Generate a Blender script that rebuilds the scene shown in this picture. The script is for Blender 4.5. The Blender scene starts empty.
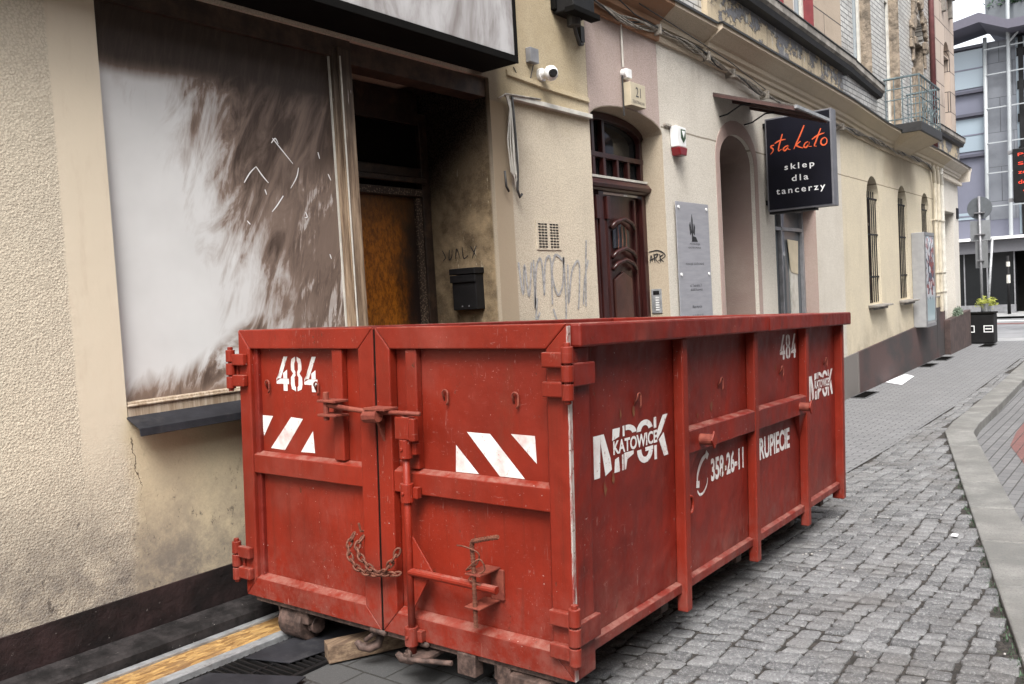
import bpy, bmesh, math, random
from mathutils import Vector, Matrix, geometry
R = math.radians
C = bpy.context.scene.collection
random.seed(7)
rnd = random.random
def U(a, b): return a + (b - a) * random.random()

# ------------------------------------------------------------------ camera
sc = bpy.context.scene
cd = bpy.data.cameras.new('camera'); cam = bpy.data.objects.new('camera', cd); C.objects.link(cam); sc.camera = cam
cd.sensor_width = 36; cd.lens = 846.0 / 1024 * 36; cd.clip_start = .05; cd.clip_end = 2000
cam.matrix_world = Matrix(((0.60746602, 0.07663418, -0.79064039, 0), (-0.79228631, -0.0131716, -0.6100073, 0),
                           (-0.05716141, 0.99697227, 0.05271491, 0), (0, 0, 0, 1)))
# ------------------------------------------------------------------ light
SUN_DIR = Vector((-.56, -.36, .92)).normalized()
w = bpy.data.worlds.new("World"); sc.world = w; w.use_nodes = True
nt = w.node_tree; bg = nt.nodes['Background']
sky = nt.nodes.new('ShaderNodeTexSky'); sky.sky_type = 'NISHITA'; sky.sun_disc = False
sky.sun_elevation = math.asin(SUN_DIR.z); sky.sun_rotation = math.atan2(SUN_DIR.x, SUN_DIR.y)
sky.dust_density = 4; sky.air_density = 1; sky.ozone_density = 1
hs = nt.nodes.new('ShaderNodeHueSaturation'); hs.inputs['Saturation'].default_value = .22
nt.links.new(sky.outputs[0], hs.inputs['Color']); nt.links.new(hs.outputs[0], bg.inputs['Color'])
bg.inputs['Strength'].default_value = .15
sd = bpy.data.lights.new('sun', 'SUN'); sd.energy = 1.25; sd.angle = R(24); sd.color = (1, .97, .92)
so = bpy.data.objects.new('sun', sd); C.objects.link(so); so.rotation_euler = SUN_DIR.to_track_quat('Z', 'Y').to_euler()
sc.view_settings.view_transform = 'Standard'; sc.view_settings.look = 'None'; sc.view_settings.gamma = 1
sc.view_settings.use_curve_mapping = False; sc.view_settings.exposure = 1.55
sc.render.engine = 'CYCLES'; sc.cycles.max_bounces = 6; sc.cycles.use_denoising = True

# ------------------------------------------------------------------ material helpers
class N:
    def __init__(s, name):
        s.m = bpy.data.materials.new(name); s.m.use_nodes = True; s.t = s.m.node_tree
        s.b = s.t.nodes['Principled BSDF']; s.co = None; s.bumps = None
    def n(s, typ, **k):
        x = s.t.nodes.new('ShaderNode' + typ)
        for a, v in k.items(): setattr(x, a, v)
        return x
    def l(s, a, b): s.t.links.new(a, b)
    def set(s, sock, v):
        if isinstance(v, (int, float)): sock.default_value = v
        elif isinstance(v, (tuple, list)): sock.default_value = (*v, 1) if len(v) == 3 and len(sock.default_value) == 4 else v
        else: s.l(v, sock)
    def obj(s): return s.n('TexCoord').outputs['Object']
    def pos(s): return s.n('NewGeometry').outputs['Position']
    def coord(s):
        if s.co is None: s.co = s.pos()
        return s.co
    def scaled(s, v, sc_, rot=(0, 0, 0), loc=(0, 0, 0)):
        x = s.n('Mapping'); s.l(v, x.inputs[0]); x.inputs['Scale'].default_value = sc_ if isinstance(sc_, tuple) else (sc_,) * 3
        x.inputs['Rotation'].default_value = rot; x.inputs['Location'].default_value = loc
        return x.outputs[0]
    def noise(s, scale=5, detail=4, rough=.55, stretch=None, dist=0, loc=(0, 0, 0)):
        v = s.scaled(s.coord(), stretch or (1, 1, 1), loc=loc); x = s.n('TexNoise'); s.l(v, x.inputs['Vector'])
        x.inputs['Scale'].default_value = scale; x.inputs['Detail'].default_value = detail
        x.inputs['Roughness'].default_value = rough; x.inputs['Distortion'].default_value = dist
        return x.outputs['Fac']
    def voro(s, scale, feature='F1', stretch=None, rand=1):
        v = s.scaled(s.coord(), stretch or (1, 1, 1)); x = s.n('TexVoronoi'); x.feature = feature; s.l(v, x.inputs['Vector'])
        x.inputs['Scale'].default_value = scale; x.inputs['Randomness'].default_value = rand
        return x.outputs['Distance']
    def ramp(s, f, a, b, smooth=True):      # 0 below a, 1 above b
        x = s.n('MapRange'); x.interpolation_type = 'SMOOTHSTEP' if smooth else 'LINEAR'
        s.set(x.inputs['Value'], f); x.inputs['From Min'].default_value = a; x.inputs['From Max'].default_value = b
        return x.outputs['Result']
    def math(s, op, a, b=None, c=None):
        x = s.n('Math'); x.operation = op; s.set(x.inputs[0], a)
        if b is not None: s.set(x.inputs[1], b)
        if c is not None: s.set(x.inputs[2], c)
        return x.outputs[0]
    def mul(s, a, b): return s.math('MULTIPLY', a, b)
    def add(s, a, b): return s.math('ADD', a, b)
    def mx(s, f, a, b, mode='MIX'):
        x = s.n('Mix'); x.data_type = 'RGBA'; x.blend_type = mode
        s.set(x.inputs[0], f); s.set(x.inputs[6], a); s.set(x.inputs[7], b); return x.outputs[2]
    def xyz(s):
        x = s.n('SeparateXYZ'); s.l(s.coord(), x.inputs[0]); return x.outputs
    def box(s, x0, x1, z0, z1, soft=.05, wob=0.0, wscale=3):
        X, Y, Z = s.xyz()
        if wob:
            nn = s.noise(wscale, 4, .6); o = s.mul(s.math('SUBTRACT', nn, .5), wob * 2)
            X = s.add(X, o); Z = s.add(Z, o)
        f = s.mul(s.ramp(X, x0 - soft, x0 + soft), s.math('SUBTRACT', 1, s.ramp(X, x1 - soft, x1 + soft)))
        return s.mul(f, s.mul(s.ramp(Z, z0 - soft, z0 + soft), s.math('SUBTRACT', 1, s.ramp(Z, z1 - soft, z1 + soft))))
    def bump(s, h, dist=.005, strength=1):
        x = s.n('Bump'); x.inputs['Distance'].default_value = dist; s.set(x.inputs['Strength'], strength)
        s.set(x.inputs['Height'], h)
        if s.bumps is not None: s.l(s.bumps, x.inputs['Normal'])
        s.bumps = x.outputs[0]
    def out(s, col, rough=.8, metal=0, spec=None):
        s.set(s.b.inputs['Base Color'], col); s.set(s.b.inputs['Roughness'], rough); s.set(s.b.inputs['Metallic'], metal)
        if spec is not None: s.b.inputs['Specular IOR Level'].default_value = spec
        if s.bumps is not None: s.l(s.bumps, s.b.inputs['Normal'])
        return s.m
def simple(name, col, rough=.7, metal=0, var=.25, scale=8, bump=.0, bscale=60, dirt=None, obj=True, spec=None, stretch=None):
    s = N(name)
    if obj: s.co = s.obj()
    f = s.noise(scale, 5, .6, stretch)
    c = s.mx(s.ramp(f, .3, .7), tuple(x * (1 - var) for x in col), tuple(min(1, x * (1 + var * .6)) for x in col))
    if dirt: c = s.mx(s.mul(s.ramp(s.noise(scale * .6, 6, .7, loc=(7, 3, 1)), .5, .72), .7), c, dirt)
    if bump: s.bump(s.noise(bscale, 3, .6), bump)
    return s.out(c, rough, metal, spec)

# red skip paint ------------------------------------------------
def red_paint(name='red paint', base=(.186, .0148, .0056), dusty=.40, dent=.022):
    s = N(name); s.co = s.obj(); X, Y, Z = s.xyz()
    sc_ = lambda f: tuple(v * f for v in base)
    c = s.mx(s.ramp(s.noise(1.3, 6, .65), .3, .7), sc_(.74), sc_(1.14))
    fade = s.mul(s.ramp(s.noise(2.1, 7, .7, (1, 1, .7), loc=(3, 9, 2)), .48, .74), .42)
    c = s.mx(fade, c, (base[0] * .95 + .02, base[1] + .035, base[2] + .030))
    streak = s.mul(s.ramp(s.noise(1, 5, .7, (20, 20, .7)), .50, .74), s.ramp(s.noise(1.5, 3, .5, loc=(6, 0, 0)), .35, .65))
    c = s.mx(s.mul(streak, .55), c, (base[0] * .42, base[1] * .8, base[2]))
    wide = s.ramp(s.noise(1, 6, .75, (6, 6, 2.2), loc=(2, 1, 7)), .55, .70); c = s.mx(s.mul(wide, .30), c, (base[0] * .55, base[1] * 1.6, base[2] * 2.2))
    low = s.mul(s.math('SUBTRACT', 1, s.ramp(Z, -.02, .42)), s.ramp(s.noise(11, 7, .78), .38, .66))
    c = s.mx(s.mul(low, dusty), c, (.20, .095, .078))
    geo = s.n('NewGeometry'); sep = s.n('SeparateXYZ'); s.l(geo.outputs['Normal'], sep.inputs[0])
    up = s.ramp(sep.outputs[2], .4, .9)
    c = s.mx(s.mul(up, s.mul(s.ramp(s.noise(9, 6, .75), .38, .68), .75)), c, (.25, .125, .10))       # settled dust on ledges
    zone = s.ramp(s.noise(1.6, 3, .5, loc=(9, 4, 1)), .46, .60)                          # scuffs gather in zones
    sc1 = s.ramp(s.noise(1, 4, .6, (70, 70, 9), dist=1.6), .66, .71)
    sc2 = s.ramp(s.noise(1, 4, .6, (13, 13, 90), dist=2.0, loc=(5, 5, 5)), .665, .71)
    sc3 = s.ramp(s.noise(1, 3, .6, (34, 34, 26), dist=3.5, loc=(8, 1, 5)), .69, .72)
    c = s.mx(s.mul(s.mul(s.math('MINIMUM', s.add(s.add(sc1, sc2), sc3), 1), s.add(.06, s.mul(zone, .94))), .46), c, (.38, .22, .19))
    ch = s.mul(s.ramp(s.noise(70, 3, .6, loc=(1, 1, 8)), .70, .73), s.ramp(s.noise(2.4, 3, .5, loc=(2, 2, 9)), .47, .60))
    c = s.mx(s.mul(ch, .85), c, (.55, .47, .44))
    ru = s.mul(s.ramp(s.noise(24, 5, .75, (1, 1, .6), loc=(2, 7, 4)), .61, .68), s.ramp(s.noise(2.2, 3, .5, loc=(9, 1, 4)), .52, .62))
    c = s.mx(s.mul(ru, .9), c, (.075, .022, .010))
    s.bump(s.noise(1.9, 3, .5, (1, 1, .8), loc=(4, 4, 0)), dent * 2.2, .8); s.bump(s.noise(6, 3, .5, loc=(1, 4, 0)), dent * .35, .7)
    s.bump(s.noise(130, 3, .6), .0006, .8); s.bump(s.mul(s.add(ru, ch), -1.0), .001)
    ro = s.add(.40, s.mul(s.noise(12, 5, .7), .22)); ro = s.add(ro, s.mul(fade, .35))
    return s.out(c, ro, 0, .28)
M = {}
M['red'] = red_paint()
M['red_shaded'] = red_paint('shaded red side paint', (.148, .0105, .0052), .5, .045)  # same skip red, darkened to paint in the weaker light on the side
def bare():
    s = N('scuffed primer metal'); s.co = s.obj()
    f = s.ramp(s.noise(16, 5, .7, (1, 1, .25)), .40, .55)
    c = s.mx(f, (.20, .025, .018), (.36, .31, .285)); c = s.mx(s.ramp(s.noise(40, 3, .6), .6, .65), c, (.12, .05, .03))
    s.bump(s.noise(60, 3, .6), .001); return s.out(c, .6)
M['scuffed'] = bare()
def rust(name='rusty steel', a=(.16, .055, .028), b=(.32, .19, .14)):
    s = N(name); s.co = s.obj(); c = s.mx(s.ramp(s.noise(22, 5, .7), .35, .65), a, b); s.bump(s.noise(90, 3, .6), .0006); return s.out(c, .75)
M['rust'] = rust('rusty steel', (.085, .024, .012), (.15, .050, .028)); M['rust_red'] = rust('rust over red paint', (.13, .020, .011), (.20, .045, .025)); M['grime'] = rust('grimy undercarriage', (.030, .017, .013), (.11, .068, .055))
def stencil(name, bg=(.20, .014, .008)):
    s = N(name); s.co = s.obj()
    c = s.mx(s.ramp(s.noise(38, 6, .78), .56, .70), (.66, .645, .63), bg)
    c = s.mx(s.ramp(s.noise(5, 5, .65), .42, .8), c, (.42, .27, .25)); return s.out(c, .6)
M['stencil'] = stencil('worn white stencil paint'); M['stencil_rust'] = rust('rust run', (.15, .055, .014), (.12, .025, .012))

# stucco facades ------------------------------------------------
def stucco(name, zones, extra=None, coarse=.5):
    s = N(name); X, Y, Z = s.xyz()
    c = zones[0][1]
    for x0, col in zones[1:]: c = s.mx(s.ramp(X, x0 - .004, x0 + .004, False), c, col)
    c = s.mx(s.mul(s.ramp(s.noise(1.1, 6, .65), .4, .75), .30), c, (.38, .34, .285))
    c = s.mx(s.mul(s.ramp(s.noise(1.2, 5, .6, (3, 3, .5)), .5, .8), .25), c, (.30, .26, .21))
    c = s.mx(s.mul(s.ramp(s.noise(90, 3, .65), .66, .73), .5), c, (.14, .11, .09))
    smooth = .0
    if extra: c, smooth = extra(s, c)
    st = s.math('SUBTRACT', 1, smooth) if not isinstance(smooth, float) else 1.0
    c = s.mx(s.mul(s.mul(s.ramp(s.voro(85), .42, .62), .24), st), c, (.20, .165, .125))
    s.bump(s.noise(30, 6, .75), .006, s.mul(st, coarse) if st != 1.0 else coarse)
    s.bump(s.voro(95), .0038, s.mul(st, coarse) if st != 1.0 else coarse)
    s.bump(s.noise(5, 4, .6), .008, .5)
    return s.out(c, .93, 0, .2)
def extraA(s, c):
    X, Y, Z = s.xyz()
    trim = s.mul(s.box(1.93, 2.18, -9, 9, .008, .01, 8), s.ramp(s.add(Z, s.mul(s.noise(3, 4, .6), .6)), -.75, -.1))
    c = s.mx(trim, c, (.60, .52, .405))
    c = s.mx(s.mul(trim, s.mul(s.ramp(s.noise(1, 5, .65, (14, 14, 3)), .5, .75), .5)), c, (.50, .41, .31))
    # patch under the sill, smoother and yellower
    pat = s.box(2.15, 3.9, -1.5, -.45, .05, .12); c = s.mx(s.mul(pat, .6), c, (.53, .42, .25))
    # grimy foot of the wall
    foot = s.mul(s.math('SUBTRACT', 1, s.ramp(Z, -1.38, -.55)), s.ramp(s.noise(3.0, 8, .80), .26, .66))
    c = s.mx(s.mul(foot, .92), c, (.145, .13, .12))
    spots = s.mul(s.ramp(s.noise(24, 4, .75, (1, 1, .6), loc=(2, 2, 2)), .60, .70), s.math('SUBTRACT', 1, s.ramp(Z, -1.2, -.5)))
    c = s.mx(s.mul(spots, .8), c, (.07, .06, .055))
    # soot round the burnt doorway
    so_ = s.mul(s.math('SUBTRACT', 1, s.ramp(s.add(X, s.mul(s.noise(2.2, 5, .6), .5)), 5.55, 6.15)), s.ramp(X, 5.0, 5.1))
    so_ = s.mul(so_, s.add(.30, s.mul(s.ramp(Z, .4, 1.7), .5)))
    c = s.mx(so_, c, (.05, .035, .025))
    up = s.mul(s.mul(s.box(5.2, 6.6, 1.5, 2.8, .25, .2), s.noise(2, 4, .6)), .9); c = s.mx(up, c, (.16, .11, .05))
    yel = s.mul(s.box(5.4, 6.8, 1.55, 9, .05), .38); c = s.mx(yel, c, (.50, .40, .23))
    band = s.box(5.27, 5.50, -.9, 1.55, .01)
    c = s.mx(s.mul(band, .55), c, (.24, .17, .10))
    # reveal inside the recess: scorched paint, pale where it flaked, sign shade painted in
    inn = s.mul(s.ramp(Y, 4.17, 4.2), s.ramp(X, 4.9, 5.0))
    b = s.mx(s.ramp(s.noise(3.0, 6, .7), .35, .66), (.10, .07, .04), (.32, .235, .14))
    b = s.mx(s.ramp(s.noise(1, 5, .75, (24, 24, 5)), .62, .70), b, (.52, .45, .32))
    dk = s.ramp(s.add(s.add(Z, s.mul(s.math('SUBTRACT', Y, 4.2), .75)), s.mul(s.noise(3, 4, .6), .25)), 1.0, 1.75)  # slanting shadow edge of the box sign, painted into the reveal colour
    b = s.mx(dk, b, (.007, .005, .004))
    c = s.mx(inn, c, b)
    # crack under the sill
    w_ = s.mul(s.math('SUBTRACT', s.noise(9, 4, .7, loc=(1, 0, 0)), .5), .09)
    line = s.math('ABSOLUTE', s.add(s.math('SUBTRACT', s.math('SUBTRACT', X, 2.12), s.mul(Z, -.10)), w_))
    wd = s.add(.0004, s.mul(s.ramp(Z, -.90, -.72), .0032))
    cr = s.mul(s.math('LESS_THAN', line, wd), s.box(2.0, 2.5, -1.12, -.6, .01))
    c = s.mx(s.mul(cr, .8), c, (.05, .035, .025))
    return c, s.math('MAXIMUM', s.math('MAXIMUM', trim, s.mul(pat, .75)), s.mul(band, .8))
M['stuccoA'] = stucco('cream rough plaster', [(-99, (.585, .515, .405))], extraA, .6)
def extraB(s, c):
    X, Y, Z = s.xyz()
    # string groove line in the plaster and dark runs under the cornice
    g = s.box(8.14, 22.1, 1.685, 1.705, .004, .01, 5); c = s.mx(s.mul(g, .8), c, (.16, .13, .09))
    run = s.mul(s.ramp(Z, 1.9, 2.7), s.ramp(s.noise(1.4, 5, .6, (2.2, 2.2, .5)), .45, .7)); c = s.mx(s.mul(run, .38), c, (.22, .17, .12))
    st = s.mul(s.box(17.2, 19.6, 1.8, 2.6, .3, .2), .5); c = s.mx(st, c, (.19, .14, .09))
    low = s.mul(s.math('SUBTRACT', 1, s.ramp(Z, -1.3, -.5)), s.ramp(s.noise(2.4, 6, .7), .35, .7)); c = s.mx(s.mul(low, .5), c, (.24, .2, .16))
    return c, 0.0
PINK = (.43, .34, .31); WHT = (.585, .545, .48); YEL = (.60, .53, .40)
M['stuccoB'] = stucco('painted plaster in zones', [(-99, PINK), (8.12, WHT), (14.45, YEL), (22.25, (.60, .57, .52))], extraB, .75)
M['pinktrim'] = stucco('dusty pink plaster', [(-99, (.36, .265, .24))], None, .5)
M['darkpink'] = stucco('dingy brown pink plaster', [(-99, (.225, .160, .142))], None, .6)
M['beige'] = stucco('beige plaster reveal', [(-99, (.43, .36, .27))], None, .2)
M['cornice'] = stucco('tan moulding plaster', [(-99, (.30, .16, .09)), (8.12, (.50, .42, .32)), (14.45, (.52, .44, .32)), (22.2, (.58, .53, .46))], None, .12)
def plinthA():
    s = N('dark brown plinth paint'); c = s.mx(s.ramp(s.noise(2.5, 6, .65), .35, .7), (.010, .008, .008), (.034, .020, .020))
    c = s.mx(s.mul(s.ramp(s.noise(30, 5, .7), .66, .72), .6), c, (.30, .28, .26))
    s.bump(s.noise(14, 5, .65), .012, .7); return s.out(c, .7, 0, .2)
M['plinthA'] = plinthA()
def ledge():
    s = N('dusty ledge paint'); c = s.mx(s.ramp(s.noise(9, 6, .7), .35, .65), (.008, .007, .007), (.030, .026, .026))
    c = s.mx(s.ramp(s.noise(32, 6, .75), .655, .69), c, (.30, .28, .26)); s.bump(s.noise(25, 5, .7), .008, .7); return s.out(c, .7, 0, .25)
M['ledge'] = ledge()
def plinthB():
    s = N('sooty maroon plinth'); X, Y, Z = s.xyz()
    c = s.mx(s.ramp(X, 14.9, 15.0), (.15, .135, .125), (.070, .040, .037))
    dk = s.mul(s.ramp(s.noise(.8, 5, .6, (1, 1, 1.4)), .42, .62), s.ramp(X, 15, 15.4)); c = s.mx(s.mul(dk, .9), c, (.035, .031, .031))
    s.bump(s.noise(30, 4, .6), .004); return s.out(c, .75)
M['plinthB'] = plinthB()
def soot_shade_board():
    s = N('white board with soot smears and painted sign shade'); X, Y, Z = s.xyz()
    n1 = s.math('SUBTRACT', s.noise(1.7, 5, .6, (1.5, 1, .9), dist=.5), .5)
    def rn(sc_, ang, det=6, ro=.6, dist=.5, loc=(0, 0, 0)):
        x = s.n('TexNoise'); s.l(s.scaled(s.scaled(s.coord(), 1.0, (0, ang, 0)), sc_, loc=loc), x.inputs['Vector']); x.inputs['Scale'].default_value = 1
        x.inputs['Detail'].default_value = det; x.inputs['Roughness'].default_value = ro; x.inputs['Distortion'].default_value = dist; return x.outputs['Fac']
    sw = rn((7.5, 3, 2.0), -.42, 6, .62, .9)                      # smoky swirls, leaning
    fine = rn((34, 6, 4.5), -.22, 5, .68, .7, (2, 0, 5))
    e = s.add(s.add(X, s.mul(n1, .65)), s.mul(s.math('MAXIMUM', s.math('SUBTRACT', Z, .0), 0), .33))
    body = s.ramp(s.add(s.add(e, s.mul(s.math('SUBTRACT', sw, .5), .75)), s.mul(s.math('SUBTRACT', fine, .5), .30)), 2.80, 3.46)
    body = s.mul(body, s.add(.62, s.mul(s.ramp(sw, .36, .62), .34)))
    edge = s.mul(s.ramp(e, 2.62, 3.0), s.mul(s.ramp(sw, .46, .66), .8))
    pale = s.mul(s.box(3.30, 3.85, -.7, .85, .16, .12), s.ramp(s.add(s.mul(sw, .6), s.mul(fine, .5)), .50, .68))
    body = s.mul(body, s.math('SUBTRACT', 1, s.mul(pale, .80)))
    spur = s.math('ABSOLUTE', s.add(s.math('SUBTRACT', s.math('SUBTRACT', Z, -.10), s.mul(s.math('SUBTRACT', X, 3.05), .62)), s.mul(n1, .10)))
    spur = s.mul(s.mul(s.math('SUBTRACT', 1, s.ramp(spur, .02, .17)), s.box(2.35, 3.12, -.6, .05, .10)), s.ramp(sw, .34, .58))
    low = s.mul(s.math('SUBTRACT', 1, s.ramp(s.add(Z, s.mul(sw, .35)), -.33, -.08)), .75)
    top = s.ramp(s.add(s.add(Z, s.mul(n1, .07)), s.mul(X, .0)), 1.22, 1.37); top = s.mul(top, s.add(.80, s.mul(fine, .25)))  # shadow of the box sign painted as a dark band along the top
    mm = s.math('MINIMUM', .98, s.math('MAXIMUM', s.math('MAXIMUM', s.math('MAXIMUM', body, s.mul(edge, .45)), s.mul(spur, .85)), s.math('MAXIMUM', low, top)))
    mm = s.mul(mm, s.add(.84, s.mul(fine, .40)))
    base = s.mx(s.ramp(s.noise(1.4, 4, .6), .3, .8), (.635, .63, .62), (.54, .535, .525))
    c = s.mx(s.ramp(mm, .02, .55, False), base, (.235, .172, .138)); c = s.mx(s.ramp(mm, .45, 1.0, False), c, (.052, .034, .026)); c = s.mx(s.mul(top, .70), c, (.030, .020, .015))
    s.bump(s.noise(3, 3, .5), .01, .3); return s.out(c, .5, 0, .35)
M['board'] = soot_shade_board()
def smokewood(name, a=(.10, .06, .035), b=(.33, .24, .16), dk=1.0):
    s = N(name); X, Y, Z = s.xyz(); c = s.mx(s.ramp(s.noise(1, 6, .7, (38, 38, 2.5)), .35, .68), a, b)
    c = s.mx(s.mul(s.ramp(s.add(Z, s.mul(s.noise(4, 3), .3)), .75, 1.75), dk), c, (.020, .015, .012))
    c = s.mx(s.ramp(s.noise(1, 3, .6, (60, 60, 4), loc=(3, 0, 0)), .70, .73), c, (.5, .47, .43)); s.bump(s.noise(1, 4, .6, (60, 60, 5)), .002)
    return s.out(c, .7)
M['smokewood'] = smokewood('smoke stained frame wood', dk=.8)
M['palewood'] = smokewood('sun bleached sill wood', (.24, .17, .11), (.48, .40, .31), 0)
M['charwood'] = simple('charred door wood', (.026, .015, .010), .5, 0, .5, 12, .003, 60, (.085, .05, .03), obj=False)
M['darkchar'] = simple('soot black', (.004, .0035, .003), .9, 0, .4, 6, obj=False, spec=.12)
def carved():
    s = N('charred carved moulding'); c = s.mx(s.ramp(s.voro(60), .15, .5), (.20, .145, .10), (.03, .018, .012)); s.bump(s.voro(60), .004); return s.out(c, .6)
M['carved'] = carved()
def burntglass():
    s = N('heat browned door glass'); X, Y, Z = s.xyz()
    f = s.ramp(s.add(X, s.mul(s.math('SUBTRACT', s.noise(3, 5, .65, (1.5, 1, .8)), .5), .55)), 4.72, 5.05)
    c = s.mx(s.ramp(s.noise(42, 6, .8, (1, 1, .45)), .32, .70), (.12, .034, .006), (.52, .17, .015))
    c = s.mx(f, c, (.015, .009, .008)); c = s.mx(s.mul(s.ramp(Z, .35, .95), .8), c, (.05, .028, .014))
    s.bump(s.noise(90, 3, .6), .002); return s.out(c, .28, 0, .5)
M['burntglass'] = burntglass()
def signface():
    s = N('soot smeared sign panel'); st = s.ramp(s.noise(1, 6, .65, (3.5, 3.5, 1.1), dist=.8), .35, .72); X, Y, Z = s.xyz()
    c = s.mx(st, (.44, .43, .43), (.15, .125, .115))
    c = s.mx(s.mul(s.ramp(s.noise(4, 5, .7), .48, .7), .35), c, (.36, .35, .35)); c = s.mx(s.ramp(s.noise(1, 5, .7, (30, 30, 3)), .70, .76), c, (.06, .05, .045))
    return s.out(c, .5, 0, .4)
M['signface'] = signface()
M['black'] = simple('black metal', (.009, .0085, .009), .6, .0, .3, 9, .001, 50, spec=.22)
M['sillmetal'] = simple('dark grey sill sheet', (.020, .020, .024), .7, 0, .35, 7, .001, 40, (.05, .045, .045), spec=.2)
M['grey'] = simple('grey metal', (.22, .22, .23), .5, .3, .2, 8)
M['galv'] = simple('zinc coated steel', (.36, .37, .38), .5, .5, .3, 14, .001, 60, (.2, .19, .18))
M['alu'] = simple('brushed aluminium plate', (.30, .30, .325), .5, .15, .10, 3, stretch=(1, 1, 8))
M['white'] = simple('white plastic', (.72, .72, .71), .35, 0, .08, 9)
M['offwhite'] = simple('aged white paint', (.52, .50, .45), .55, 0, .15, 9, dirt=(.35, .31, .26))
M['cable'] = simple('dusty grey cable', (.30, .27, .23), .7, 0, .5, 20)
M['cable2'] = simple('black cable', (.03, .028, .027), .6, 0, .3, 20)
M['mahog'] = simple('dark mahogany varnish', (.036, .009, .008), .32, 0, .4, 5, .001, 40, spec=.5, stretch=(3, 3, .6))
M['mahog_pale'] = simple('paler mahogany panel', (.055, .020, .015), .35, 0, .35, 5, .001, 40)  # raised door panels take a paler mahogany
def glass(name, tint=(.012, .013, .014), rough=.06):
    s = N(name); s.co = s.obj(); s.bump(s.noise(2.5, 2, .5), .004, .5); return s.out(tint, rough, 0, .5)
M['darkpane'] = simple('dusty dark pane', (.018, .017, .016), .45, 0, .3, 4, obj=False, spec=.25)
M['glass'] = glass('dark window glass'); M['glass_lit'] = glass('pale window glass', (.10, .11, .12), .05)
M['skyglass'] = glass('office glass reflecting sky', (.24, .29, .33), .08)
def interior():
    s = N('shop interior behind glass'); c = s.mx(s.ramp(s.noise(3, 3, .5, (1, 1, 2)), .4, .6), (.10, .105, .11), (.36, .36, .34)); return s.out(c, .12, 0, .8)
M['interior'] = interior()
def glazed_brick():
    s = N('dirty white glazed brick'); X, Y, Z = s.xyz(); cb = s.n('CombineXYZ'); s.l(X, cb.inputs[0]); s.l(Z, cb.inputs[1])
    b = s.n('TexBrick'); s.l(cb.outputs[0], b.inputs['Vector']); b.inputs['Scale'].default_value = 1
    b.inputs['Brick Width'].default_value = .26; b.inputs['Row Height'].default_value = .085; b.inputs['Mortar Size'].default_value = .008
    b.inputs['Color1'].default_value = (.52, .51, .48, 1); b.inputs['Color2'].default_value = (.42, .41, .39, 1); b.inputs['Mortar'].default_value = (.06, .055, .05, 1)
    c = s.mx(s.mul(s.ramp(s.noise(1.6, 6, .65), .42, .72), .6), b.outputs['Color'], (.17, .15, .13))
    s.bump(s.math('SUBTRACT', 1, b.outputs['Fac']), .01, .8); return s.out(c, .35)
M['gbrick'] = glazed_brick()
def stone(name, a, b_, w_, h, joint=(.07, .055, .05), rough=.85):
    s = N(name); X, Y, Z = s.xyz(); cb = s.n('CombineXYZ'); s.l(s.add(X, Y), cb.inputs[0]); s.l(Z, cb.inputs[1])
    b = s.n('TexBrick'); s.l(cb.outputs[0], b.inputs['Vector']); b.inputs['Scale'].default_value = 1; b.offset = .5
    b.inputs['Brick Width'].default_value = w_; b.inputs['Row Height'].default_value = h; b.inputs['Mortar Size'].default_value = .011
    b.inputs['Color1'].default_value = (*a, 1); b.inputs['Color2'].default_value = (*b_, 1); b.inputs['Mortar'].default_value = (*joint, 1)
    c = s.mx(s.mul(s.ramp(s.noise(1.3, 6, .65), .42, .75), .5), b.outputs['Color'], tuple(v * .45 for v in a))
    s.bump(s.math('SUBTRACT', 1, b.outputs['Fac']), .012, .8); s.bump(s.noise(30, 4, .6), .004); return s.out(c, rough)
M['tanstone'] = stone('tan rendered blocks', (.37, .30, .23), (.34, .27, .21), 9.0, .52)
M['pinkstone'] = stone('pinkish stone blocks', (.40, .325, .27), (.35, .285, .24), 1.1, .5)
def peeled():
    s = N('peeling grey plaster'); X, Y, Z = s.xyz()
    e = s.ramp(s.add(s.noise(2.6, 7, .68, (1, 1, 1.3)), s.mul(s.math('SUBTRACT', Z, 3.2), .20)), .48, .53)
    c = s.mx(e, (.44, .36, .25), (.17, .17, .18)); c = s.mx(s.ramp(s.noise(7, 6, .7, (1, 1, .5), loc=(3, 3, 3)), .60, .64), c, (.50, .47, .40))
    c = s.mx(s.mul(s.ramp(s.noise(1, 4, .6, (14, 14, 1.2)), .5, .7), .5), c, (.12, .11, .10)); s.bump(e, .02); s.bump(s.noise(25, 5, .7), .01); return s.out(c, .9)
M['peeled'] = peeled()
M['grimestone'] = simple('weathered ledge stone', (.25, .23, .205), .85, 0, .45, 4, .008, 30, (.09, .08, .07), obj=False)
M['flash'] = simple('black tar flashing', (.018, .017, .017), .6, 0, .4, 10, obj=False)
M['woodreveal'] = simple('crumbling window reveal', (.23, .185, .14), .9, 0, .5, 7, .02, 18, (.07, .055, .045), obj=False)
M['redjamb'] = simple('oxblood painted jamb', (.17, .028, .032), .5, 0, .2, 5, .001, obj=False)
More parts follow.
